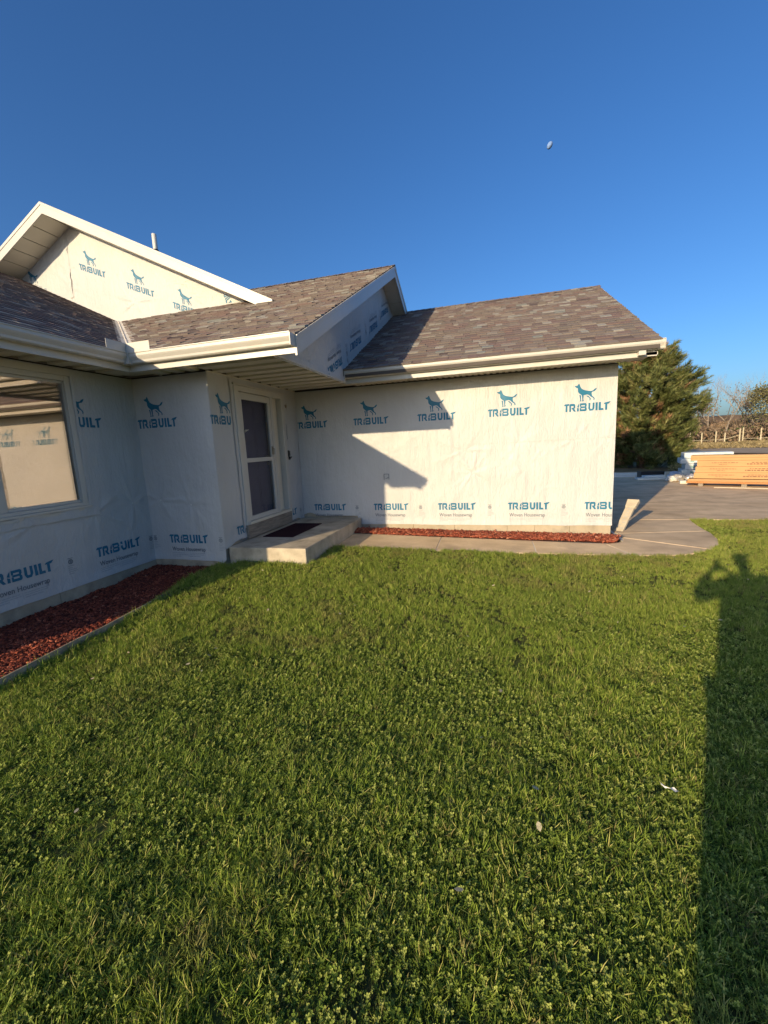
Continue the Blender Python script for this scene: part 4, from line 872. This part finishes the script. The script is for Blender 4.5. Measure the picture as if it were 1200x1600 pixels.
b.build('timber_skid', M['wood'], None, label='low timber skids lying under the orange cartons', cat='skid')
carton('carton', .00,3.75,-.10,.50,.05,.10,'flat red brown carton at the bottom front of the orange stack','carton_dk',False)
carton('carton', .03,3.75,-.06,.50,.102,.17,'thin orange carton second from the bottom of the stack','carton',False)
zs = [.185,.365,.545]
names = ['lowest printed orange carton with a slightly recessed end','middle printed orange carton of the stack','upper printed orange carton with dark lettering under the plain top box']
for k, z0 in enumerate(zs): carton('carton', .17+.03*k, 3.95+.03*k, .03+.02*k, .55+.02*k, z0, z0+.177, names[k])
carton('carton', .06,3.80,.10,.62,.725,.88,'plain orange carton on top of the stack, sticking out at its left end','carton',False)
b = MB()
for (x0,x1) in ((.7,2.1),(2.3,3.2)): lbox(b, SO, SA, x0,x1,-.40,-.34,-.045,-.02)
b.build('trim_strip', M['offcut'], None, label='thin pale trim strips lying on the concrete in front of the cartons', cat='trim')
# white and green bundles behind
BO, BA = (6.28, 16.4, .004), math.radians(-14)
for k in range(5):
    b = MB(); z0 = k*.19; lbox(b, BO, BA, -.02*k-.12*(k%2), 1.45-.05*k, 0+.03*k, 1.0, z0, z0+.18); 
    lb = ['bottom green and white bundle behind the foil heap','second white bundle from the bottom, mostly in shade','middle white bundle half in shade','fourth white bundle up from the ground','top white bundle in sunlight behind the orange cartons'][k]
    o = b.build('shingle_bundle', M['bundle'] if k else M['bundle_g'], None, label=lb, cat='bundle', group='white bundles stacked behind the cartons', bevel=.015)
    b = MB(); rr = random.Random(k)
    for q in range(4): x = .1+q*.3; lbox(b, BO, BA, x, x+rr.uniform(.08,.2), -.004+.03*k, -.002+.03*k, z0+.05, z0+rr.uniform(.09,.13))
    b.build('bundle_print', M['bundle_g'], o)
# crumpled foil and film
def crumple(name, c, r, seed, mat, label, cat='rubbish', sq=.75, group=None):
    bm = bmesh.new(); bmesh.ops.create_icosphere(bm, subdivisions=3, radius=1.0)
    for v in bm.verts:
        n = mnoise.noise(v.co*2.2+Vector((seed*3.1,0,0)))*.35+mnoise.noise(v.co*5+Vector((0,seed*2.7,0)))*.30
        v.co = v.co*(1+n); v.co = Vector((c[0]+v.co.x*r, c[1]+v.co.y*r, max(.008, c[2]+v.co.z*r*sq+r*sq*.8)))
    me = bpy.data.meshes.new(name); bm.to_mesh(me); bm.free(); me.materials.append(mat); o = bpy.data.objects.new(name, me); C.objects.link(o)
    return tag(o, label, cat, group)
crumple('film_heap', (5.88,16.2,0), .24, 1, M['foil'], 'crumpled silver film heap beside the green bundle')
crumple('film_heap', (6.25,15.9,0), .20, 2, M['foil'], 'smaller grey crumpled film ball right of the silver heap')
crumple('film_heap', (5.72,16.1,0), .15, 3, M['pvc'], 'white crumpled film piece at the left edge of the silver heap')
b = MB(); lbox(b, (5.72,15.35,.004), math.radians(-10), 0,.55,0,.2,0,.10); b.build('foam_block', M['pvc'], None, label='white foam block on the concrete left of the cartons', cat='block', bevel=.01)
# boards in the garage shade
b = MB(); lbox(b, (4.95,16.9,.004), math.radians(2), 0,1.0,0,.35,0,.07); lbox(b, (5.2,16.95,.004), math.radians(6), 0,.7,.05,.30,.072,.14); b.build('board_pile', M['bundle'], None, label='pale boards piled in the garage shade left of the silver film', cat='boards', bevel=.006)
b = MB(); lbox(b, (5.25,17.6,.004), math.radians(3), 0,.8,0,.4,.0,.24); b.build('crate', M['black'], None, label='dark crate behind the pale boards in the shade', cat='crate', bevel=.01)
b = MB(); lbox(b, (1.9,19.0,.004), math.radians(-1.5), 0,4.6,0,.12,0,.10); b.build('long_rail', M['bundle'], None, label='long pale rail lying in the shade beyond the garage, farther one', cat='rail')
b = MB(); lbox(b, (1.9,18.2,.004), math.radians(-.5), 0,3.4,0,.10,0,.06); b.build('long_rail', M['bundle'], None, label='long pale rail lying in the shade, nearer to the garage', cat='rail')
# cream offcut leaning away from the garage corner
oc = empty('leaning_offcut', (1.98,7.92,.004), 'cream printed board offcut leaning out from the garage corner', 'offcut')
b = MB(); base = Vector((1.98,7.86,.006)); up = Vector((.36,.42,.58)).normalized(); sd = Vector((.83,-.55,0)).normalized(); nn = up.cross(sd).normalized()
P = lambda u,v,w: base+sd*u+up*v+nn*w
Lh = .68
b.hexa([P(0,0,0),P(.13,0,0),P(.13,0,.055),P(0,0,.055),P(-.01,Lh,0),P(.14,Lh,0),P(.14,Lh,.055),P(-.01,Lh,.055)]); b.build('board', M['offcut'], oc, bevel=.008)
b = MB(); b.hexa([P(-.015,Lh-.16,-.008),P(.15,Lh-.16,-.008),P(.15,Lh-.16,.065),P(-.015,Lh-.16,.065),P(-.03,Lh+.01,-.012),P(.165,Lh+.01,-.012),P(.165,Lh+.01,.07),P(-.03,Lh+.01,.07)]); b.build('end_flange', M['offcut'], oc, bevel=.01)
b = MB(); rr = random.Random(2)
for k in range(9):
    v = .06+k*.06; u = rr.uniform(.02,.06); b.add([P(u,v,-.002),P(u+rr.uniform(.03,.06),v,-.002),P(u+.05,v+.012,-.002),P(u,v+.012,-.002)], [(0,1,2,3)])
    b.add([P(u,v,.057),P(u+.05,v,.057),P(u+.05,v+.012,.057),P(u,v+.012,.057)], [(0,1,2,3)])
b.build('board_print', M['ink_pale'], oc)

# ================================================================== PINE
M['needle'] = tinted('pine_needles', [(0,(.035,.050,.018)),(.45,(.105,.130,.038)),(.8,(.19,.205,.065)),(1,(.28,.26,.10))], .6, (60,0), backlit=.15)
M['needle_brown'] = tinted('old_brown_needles', [(0,(.16,.085,.04)),(1,(.36,.21,.11))], .8, (60,0))
M['bark'] = simple('pine_bark', (.13,.09,.065), .95, .3, 9, .6, 30)
M['bark_pale'] = tinted('pale_bark', [(0,(.14,.11,.085)),(1,(.34,.28,.22))], .9, (40,.2))
pine = empty('pine_tree', (7.0,23.4,0), 'large bushy pine tree behind the garage, its lower part in shadow', 'tree')
PC = Vector((6.95,23.4,0)); rr = random.Random(8)
b = MB(); b.tube([PC, PC+Vector((.05,0,2)), PC+Vector((0,.1,4)), PC+Vector((.1,0,5.4))], [.20,.15,.09,.03], 8); b.build('trunk', M['bark'], pine)
cr = MB(); br = MB(); limbs = []
def cluster(mb, p, d, sz, n, tint):
    """a bottle brush of needles round the end of a twig"""
    d = d.normalized(); e = d.orthogonal().normalized(); f = d.cross(e); tc = rr.gauss(tint,.16)
    for k in range(n):
        t = rr.random(); o = p+d*sz*(t-.6); a = rr.uniform(0,2*PI); q = e*math.cos(a)+f*math.sin(a); sp = rr.uniform(.5,1.7)*(1.1-t*.5)
        nd = (d+q*sp).normalized()*sz*rr.uniform(.34,.56); s = nd.cross(q+d*.3).normalized()*sz*.028
        mb.add([o-s, o+s, o+nd+s*.3, o+nd-s*.3], [(0,1,2,3)], min(1,max(0,tc+rr.gauss(0,.10)+.12*t)))
RZ = [(0,1.2),(.5,1.7),(1.2,1.9),(2.5,2.25),(3.3,2.5),(4.3,2.25),(5.0,1.5),(5.5,.9),(6.1,.3)]
def radius(z): return float(np.interp(z, [p[0] for p in RZ], [p[1] for p in RZ]))
def limb(zt, az, ln, lobes=7):
    dh = Vector((math.cos(az), math.sin(az), 0)); z0 = max(.3, zt-ln*(.28+.10*zt/3)); st = PC+Vector((0,0,z0)); pts = []
    for i in range(6):
        t = i/5; pts.append(st+dh*ln*t+Vector((0,0,(zt-z0)*(.55*t+.45*t*t))))
    limbs.append((pts, ln)); side = dh.cross(Vector((0,0,1)))
    for k in range(lobes*3):
        t = 1.0 if k == 0 else rr.uniform(.28,1.0)**.75; i = min(4,int(t*5)); p = pts[i].lerp(pts[i+1], t*5-i)
        w = (1-t)*.55+.10; off = side*rr.gauss(0,w)*(.5+ln*.2)+Vector((0,0,rr.gauss(.03,.14))); q = p+off
        d = dh*.55+side*(.7 if off.dot(side) > 0 else -.7)*rr.random()*(1.3-t)+Vector((0,0,rr.uniform(.1,.8)))
        brown = t < .70 and rr.random() < .36
        for c_ in range(2):
            qq = q+Vector((rr.gauss(0,.09),rr.gauss(0,.09),rr.gauss(0,.07)))
            cluster(br if brown else cr, qq, d+Vector((rr.gauss(0,.25),rr.gauss(0,.25),0)), rr.uniform(.30,.50), 44, .40+.20*t)
for k in range(80):
    z = .4+5.3*(k/80)**.9+rr.uniform(-.15,.15); az = k*2.399+rr.uniform(-.3,.3); limb(z, az, radius(z)*rr.uniform(.68,1.0))
for (az, z, ln) in ((-.15,5.6,1.15),(-.1,5.1,1.4),(-.05,4.35,2.45),(-.25,4.0,2.3),(.05,3.35,2.65),(-.3,3.0,2.5),(-.1,2.5,2.2),(-.4,1.9,2.1),(-.2,1.2,1.9),(-.6,.8,1.9),(-.9,2.6,2.3),(-1.2,3.4,2.2)): limb(z, az, ln, 7)
cr.build('crown', M['needle'], pine); br.build('brown_needles', M['needle_brown'], pine)
for pts, ln in limbs[::4]:
    b = MB(); b.tube(pts, [.055-.008*i for i in range(6)], 5); b.build('limb', M['bark'], pine)
b = MB()
for pts, ln in limbs: 
    if True: b.tube(pts[:5], [.035-.006*i for i in range(5)], 4)
b.build('branches', M['bark'], pine, kind='stuff')

# low green shrub at the pine's foot
def shrub(name, c, r, h, n, stops_mat, label, seed, cat='shrub', sz=.12, group=None, tint=.5):
    q = random.Random(seed); b = MB()
    for k in range(n):
        a = q.uniform(0,2*PI); rad = r*math.sqrt(q.random()); z = h*q.random()*(1-.5*(rad/r)**2)
        p = Vector((c[0]+rad*math.cos(a), c[1]+rad*math.sin(a), c[2]+z)); d = Vector((q.gauss(0,1),q.gauss(0,1),q.gauss(.4,1))).normalized()*sz*q.uniform(.5,1.2); e = d.cross(Vector((q.gauss(0,1),q.gauss(0,1),1))).normalized()*sz*.4
        b.add([p-d*.5, p+e, p+d*.5, p-e], [(0,1,2,3)], min(1,max(0,q.gauss(tint,.2))))
    st = empty(name, c, label, cat, group)
    b.build('leaves', stops_mat, st)
    b = MB()
    for k in range(6): a = q.uniform(0,2*PI); b.tube([c, (c[0]+math.cos(a)*r*.5, c[1]+math.sin(a)*r*.5, c[2]+h*.8)], [.02*h,.006*h], 4)
    b.build('stem', M['bark'], st)
    return st
M['leaf_g'] = tinted('green_leaves', [(0,(.035,.06,.02)),(.5,(.085,.13,.035)),(1,(.18,.20,.06))], .7, (30,0), backlit=.2)
M['leaf_y'] = tinted('yellowing_leaves', [(0,(.10,.10,.04)),(.5,(.22,.20,.08)),(1,(.36,.31,.14))], .7, (30,0), backlit=.25)
M['leaf_b'] = tinted('brown_brush', [(0,(.085,.075,.045)),(.4,(.17,.13,.085)),(.7,(.25,.18,.12)),(1,(.32,.20,.12))], .9, (30,0), backlit=.1)
shrub('low_shrub', (8.4,22.3,0), .65, .75, 900, M['leaf_g'], 'low bright green shrub at the right foot of the pine', 3, sz=.10, tint=.75)
shrub('dry_weeds', (8.1,20.9,0), .8, .35, 700, M['leaf_y'], 'dry tan weeds in front of the pine', 4, 'weeds', .09, tint=.9)

# ================================================================== FIELD, FENCE, BARE TREES
def at(px, Y, z=0.0):
    """point seen at column px (1200 wide) on the right, at distance Y along y: used once to read places off the photograph"""
    q = (Vector(((px-600)/639.8, -(690-800)/639.8, 0))); d = R2*q.x+U2*q.y+F
    return Vector((d.x/d.y*Y, Y, z))
fence = empty('post_fence', at(1130,62), 'row of pale wooden posts with thin rails across the dry field', 'fence')
posts = [(1078,62,1.7),(1096,60,1.5),(1118,61,1.6),(1132,60,1.35),(1155,60,1.8),(1160,62,1.9),(1188,60,1.75),(1207,60,1.7)]
pp = []
for px, Y, h in posts:
    p = at(px, Y); b = MB(); b.tube([p+Vector((0,0,-.2)), p+Vector((0,0,h))], [.075,.065], 8); b.build('post', M['pole'], fence); pp.append((p, h))
for i in range(len(pp)-1):
    if i in (4,): continue
    (p, h), (q, h2) = pp[i], pp[i+1]; b = MB(); za, zb_ = (.55, 1.05) if i == 3 else (.55, .55)
    b.tube([p+Vector((0,0,za)), q+Vector((0,0,zb_))], [.03,.03], 5); b.build('rail', M['pole'], fence)
def bare_tree(name, px, Y, H_, label, seed, lean=0, spread=.5, leaf=None, nleaf=0, trunk=.13):
    q = random.Random(seed); p = at(px, Y); root = empty(name, p, label, 'tree', 'trees along the far edge of the field')
    b = MB(); tw = MB(); lv = MB(); tips = []
    def rec(mb, a, d, ln, r, lev):
        n = 3; pts = [a]; 
        for i in range(n): d = (d+Vector((q.gauss(0,.12),q.gauss(0,.12),q.gauss(.04,.06)))).normalized(); pts.append(pts[-1]+d*ln/n)
        mb.tube(pts, [r*(1-.45*i/n) for i in range(n+1)], 5 if lev < 2 else 3, q.uniform(.2,1))
        if lev >= 5: tips.append(pts[-1]); return
        for k in range((2,3,3,3,3)[lev]):
            e = d.orthogonal().normalized(); e = Matrix.Rotation(q.uniform(0,2*PI),3,d) @ e; dd = (d+Vector((0,0,.25))+e*spread*q.uniform(.6,1.3)).normalized(); st = pts[q.choice((2,3))] if k else pts[-1]
            rec(tw if lev > 0 else b, st, dd, ln*q.uniform(.58,.80), r*.52, lev+1)
    rec(b, p, Vector((lean,0,1)).normalized(), H_*.40, trunk, 0)
    b.build('trunk', M['bark_pale'], root); tw.build('branches', M['bark_pale'], root)
    if leaf:
        for k in range(nleaf):
            t = q.choice(tips)+Vector((q.gauss(0,.45),q.gauss(0,.45),q.gauss(0,.35)-(q.uniform(0,3.2) if q.random() < .5 else 0))); d = Vector((q.gauss(0,1),q.gauss(0,1),q.gauss(0,1))).normalized()*.11; e = d.orthogonal().normalized()*.10
            lv.add([t-d,t+e,t+d,t-e], [(0,1,2,3)], min(1,max(0,q.gauss(.5,.2))))
        lv.build('leaves', leaf, root)
    return root
bt = [(1099,72,8.2,'thin bare tree nearest the pine',11,0,.5,None,0),(1112,68,5.2,'short tree with orange brown leaves left of the bare tree',12,.05,.55,M['leaf_b'],900),
 (1121,76,9.5,'tall bare tree with forked crown left of centre of the tree line',13,0,.45,None,0),(1127,66,7.2,'bare tree with a pale leaning trunk',14,.30,.45,None,0),
 (1140,74,7.6,'bare grey tree behind the leaning pale trunk',17,-.05,.5,None,0),(1156,75,10.2,'tallest pale bare tree with a wide flat crown',15,0,.55,None,0),(1172,70,6.4,'thin bare tree beside the leafy one',18,.05,.5,M['leaf_b'],500),
 (1183,70,6.6,'tree with yellow green leaves at the right edge of the tree line',16,0,.6,M['leaf_y'],2000),(1203,66,6.4,'yellow green leafy tree cut by the right edge of the picture',19,-.05,.6,M['leaf_y'],2200)]
for a in bt: bare_tree('bare_tree' if a[7] is None else 'leafy_tree', *a[:3], a[3], a[4], a[5], a[6], a[7], a[8])
# brush below the trees: one mass nobody could count
q = np.random.default_rng(12)
def brush(name, n, x0, x1, y0, y1, h0, h1, mat, label, seed, sz=.22, tmu=.5):
    r = np.random.default_rng(seed); X = r.uniform(x0,x1,n); Y = r.uniform(y0,y1,n); top = h0+(h1-h0)*vnoise(X,Y,.28,seed); Zc = top*r.random(n)**.8
    c = np.stack([X,Y,Zc],-1); d = r.normal(0,1,(n,3)); d[:,2] = np.abs(d[:,2])+.4; d /= np.linalg.norm(d,axis=1)[:,None]; e = np.cross(d, r.normal(0,1,(n,3))); e /= np.linalg.norm(e,axis=1)[:,None]
    s1 = (sz*r.uniform(.5,1.4,n))[:,None]; V = np.stack([c-d*s1, c+e*s1*.35, c+d*s1, c-e*s1*.35],1).reshape(-1,3); Fq = np.arange(n*4).reshape(-1,4)
    tint = np.clip(tmu+.5*(vnoise(X,Y,.35,seed+3)-.5)+r.normal(0,.13,n),0,1)
    o = from_np(name, V, Fq, mat, tint, kind='stuff'); return tag(o, label, 'brush')
brush('brush', 30000, 18, 75, 64, 80, 1.4, 3.9, M['leaf_b'], 'brown leafless brush along the far edge of the field', 5, .26, .68)
brush('brush', 7000, 20, 60, 66, 76, .6, 2.6, M['leaf_g'], 'dark evergreen undergrowth mixed into the brown brush', 9, .22, .22)
M['straw'] = tinted('dry_straw', [(0,(.16,.12,.05)),(.5,(.32,.245,.12)),(1,(.44,.35,.19))], .9, (30,0), backlit=.2)
brush('dry_grass', 24000, 11, 60, 44, 63, .10, .42, M['straw'], 'tall dry tan grass covering the field before the fence', 15, .15, .5)
# far wooded ridge
b = MB(); xs = list(range(-300, 900, 12)); V = []
for i, x in enumerate(xs):
    h = 8+2.5*float(vnoise(x,0,.012,2))+2.4*float(vnoise(x,0,.09,3)); V += [(x,330+x*-.10,-1),(x,330-x*.10,h),(x,420-x*.1,h+2)]
b.add(V, [(3*i,3*i+3,3*i+4,3*i+1) for i in range(len(xs)-1)]+[(3*i+1,3*i+4,3*i+5,3*i+2) for i in range(len(xs)-1)])
M['ridge'] = simple('far_woods', (.085,.062,.050), 1, .45, .12, .8, .6)
b.build('hill', M['ridge'], None, kind='structure')

# ================================================================== MOON
d = (R2*((859-600)/639.8)+U2*((800-227)/639.8)+F).normalized(); mp = camP+d*2500
bm = bmesh.new(); bmesh.ops.create_uvsphere(bm, u_segments=32, v_segments=20, radius=1)
me = bpy.data.meshes.new('moon'); bm.to_mesh(me); bm.free(); me.materials.append(M['moon']); me.polygons.foreach_set('use_smooth', [True]*len(me.polygons))
mo = bpy.data.objects.new('moon', me); C.objects.link(mo); mo.location = mp
mo.scale = (10.5,10.5,15); mo.rotation_euler = (0, math.radians(32), math.radians(-6)); tag(mo, 'small pale gibbous moon in the blue sky above the garage', 'moon')

# ================================================================== PHOTOGRAPHER (stands behind the lens, casts the shadow on the lawn)
def skin(name, pts, edges, mat, parent, root=0, sub=2, label=None, cat=None):
    me = bpy.data.meshes.new(name); me.from_pydata([p[:3] for p in pts], edges, []); me.materials.append(mat)
    o = bpy.data.objects.new(name, me); C.objects.link(o)
    if parent is not None: setparent(o, parent)
    sm = o.modifiers.new('skin', 'SKIN'); sm.use_smooth_shade = True
    for i, p in enumerate(pts):
        v = me.skin_vertices[0].data[i]; rx = p[3]; v.radius = rx if isinstance(rx, tuple) else (rx, rx); v.use_root = (i == root)
    su = o.modifiers.new('sub', 'SUBSURF'); su.levels = sub; su.render_levels = sub
    return tag(o, label, cat)
gz = float(lawn_z(0,-.5))
fwd = Vector((-.27,.963,0)); rgt = Vector((.963,.27,0))
person = empty('person', (.05,-.52,gz), 'person in dark jacket and jeans holding a phone up with both hands', 'person')
hd = Vector((.085,-.415,1.79)); nk = Vector((.095,-.475,1.60)); ch = Vector((.07,-.50,1.42)); be = Vector((.02,-.52,1.16)); hp = Vector((-.02,-.53,.98))
sl = Vector((-.12,-.53,1.52)); sr = Vector((.30,-.41,1.53)); el = Vector((-.295,-.37,1.36)); er = Vector((.33,-.23,1.30)); wl = Vector((-.095,-.125,1.545)); wr = Vector((.095,-.085,1.535))
kl = Vector((-.10,-.51,.50)); kr = Vector((.075,-.47,.50)); al = Vector((-.105,-.53,gz+.09)); ar_ = Vector((.085,-.49,gz+.09)); tl_ = al+fwd*.17+Vector((0,0,-.055)); tr_ = ar_+fwd*.17+Vector((0,0,-.055))
hl_ = Vector((-.105,-.53,.90)); hr_ = Vector((.065,-.49,.90))
V = [(*hp,.13),(*be,(.15,.11)),(*ch,(.16,.12)),(*nk,.06),(*(nk+Vector((-.003,.025,.09))),.055),(*hd,(.082,.10)),(*(hd+Vector((0,-.01,.07))),(.065,.075)),(*sl,.065),(*el,.042),(*wl,.028),(*sr,.065),(*er,.042),(*wr,.028),(*hl_,.09),(*kl,.058),(*al,.042),(*tl_,.04),(*hr_,.09),(*kr,.058),(*ar_,.042),(*tr_,.04)]
E_ = [(0,1),(1,2),(2,3),(3,4),(4,5),(5,6),(2,7),(7,8),(8,9),(2,10),(10,11),(11,12),(0,13),(13,14),(14,15),(15,16),(0,17),(17,18),(18,19),(19,20)]
skin('body', V, E_, M['skin'], person)
skin('jacket', [(*(hp+Vector((0,0,-.10))),(.20,.16)),(*be,(.20,.15)),(*ch,(.215,.155)),(*(nk-Vector((0,0,.03))),.085),(*sl,.095),(*el,.078),(*wl.lerp(el,.1),.050),(*sr,.095),(*er,.078),(*wr.lerp(er,.1),.045)], [(0,1),(1,2),(2,3),(2,4),(4,5),(5,6),(2,7),(7,8),(8,9)], M['jacket'], person)
skin('jeans', [(*(hp+Vector((0,0,.04))),.15),(*hl_,.115),(*kl,.092),(*(al+Vector((0,0,.03))),.085),(*hr_,.115),(*kr,.092),(*(ar_+Vector((0,0,.03))),.075)], [(0,1),(1,2),(2,3),(0,4),(4,5),(5,6)], M['jeans'], person)
for a, t in ((al,tl_),(ar_,tr_)): skin('boot', [(*(a-fwd*.05+Vector((0,0,-.03))),.05),(*(a+fwd*.05+Vector((0,0,-.045))),.05),(*(t+Vector((0,0,.012))),.045)], [(0,1),(1,2)], M['boot'], person)
# face and hair
skin('hair', [(*(hd+Vector((0,-.035,.03))),(.118,.112)),(*(hd+Vector((.002,-.02,.085))),(.108,.10))], [(0,1)], M['hair'], person)
for s_ in (-1, 1):
    e = hd+rgt*.032*s_+fwd*.088+Vector((0,0,.01)); b = MB(); b.tube([e-fwd*.008, e+fwd*.004], [.012,.010], 8); b.build('eye', M['pvc'], person)
    e = hd+rgt*.085*s_+Vector((0,0,-.005)); skin('ear', [(*(e+Vector((0,0,.02))),.011),(*(e+Vector((0,0,-.02))),.009)], [(0,1)], M['skin'], person, sub=1)
skin('nose', [(*(hd+fwd*.085+Vector((0,0,.005))),.010),(*(hd+fwd*.108+Vector((0,0,-.025))),.013)], [(0,1)], M['skin'], person, sub=1)
b = MB(); mm = hd+fwd*.088+Vector((0,0,-.055)); b.tube([mm-rgt*.022, mm+fwd*.006, mm+rgt*.022], [.004,.006,.004], 6); b.build('mouth', M['boot'], person)
# hands: palm and five fingers each, closed round the phone's sides
FX = R2; FY = U2; FZ = -F                                             # the phone's own axes (it faces where the lens looks)
def ph(x, y, z): return camP+FX*x+FY*y+FZ*z
for s_, w in ((-1, wl), (1, wr)):
    c0 = ph(s_*.058, -.085, .050); pal = [(*w,.026),(*w.lerp(c0,.5),.028),(*c0,(.016,.036))]
    skin('hand', pal, [(0,1),(1,2)], M['skin'], person)
    for k in range(4):
        a = c0+FY*(.030-.020*k); ln = (.9,1,.95,.8)[k]; bpt = ph(s_*.049,-.055-.020*k,.020); cpt = ph(s_*.043,-.052-.020*k,.0155)
        skin('finger', [(*a,.0085),(*a.lerp(bpt,.5)+FX*s_*.008,.0085),(*bpt,.0078),(*(cpt),.0065)], [(0,1),(1,2),(2,3)], M['skin'], person, sub=1)
    t0 = c0+FY*-.025+FZ*.01; skin('thumb', [(*t0,.011),(*ph(s_*.045,-.085,.052),.0105),(*ph(s_*.026,-.075,.033),.009)], [(0,1),(1,2)], M['skin'], person, sub=1)
phone = empty('phone', ph(0,-.06,.018), 'black smartphone held upright by the photographer', 'phone')
b = MB()
def phb(x0,x1,y0,y1,z0,z1): b.hexa([ph(x0,y0,z0),ph(x1,y0,z0),ph(x1,y0,z1),ph(x0,y0,z1),ph(x0,y1,z0),ph(x1,y1,z0),ph(x1,y1,z1),ph(x0,y1,z1)])
phb(-.037,.037,-.135,.014,.018,.026); b.build('phone_case', M['black'], phone, bevel=.003)
b = MB(); phb(-.034,-.0,-.022,.011,.015,.0178); b.build('camera_bump', M['black'], phone, bevel=.002)
b = MB(); phb(-.034,.034,-.130,.009,.0262,.0266); b.build('screen', M['glass_d'], phone)
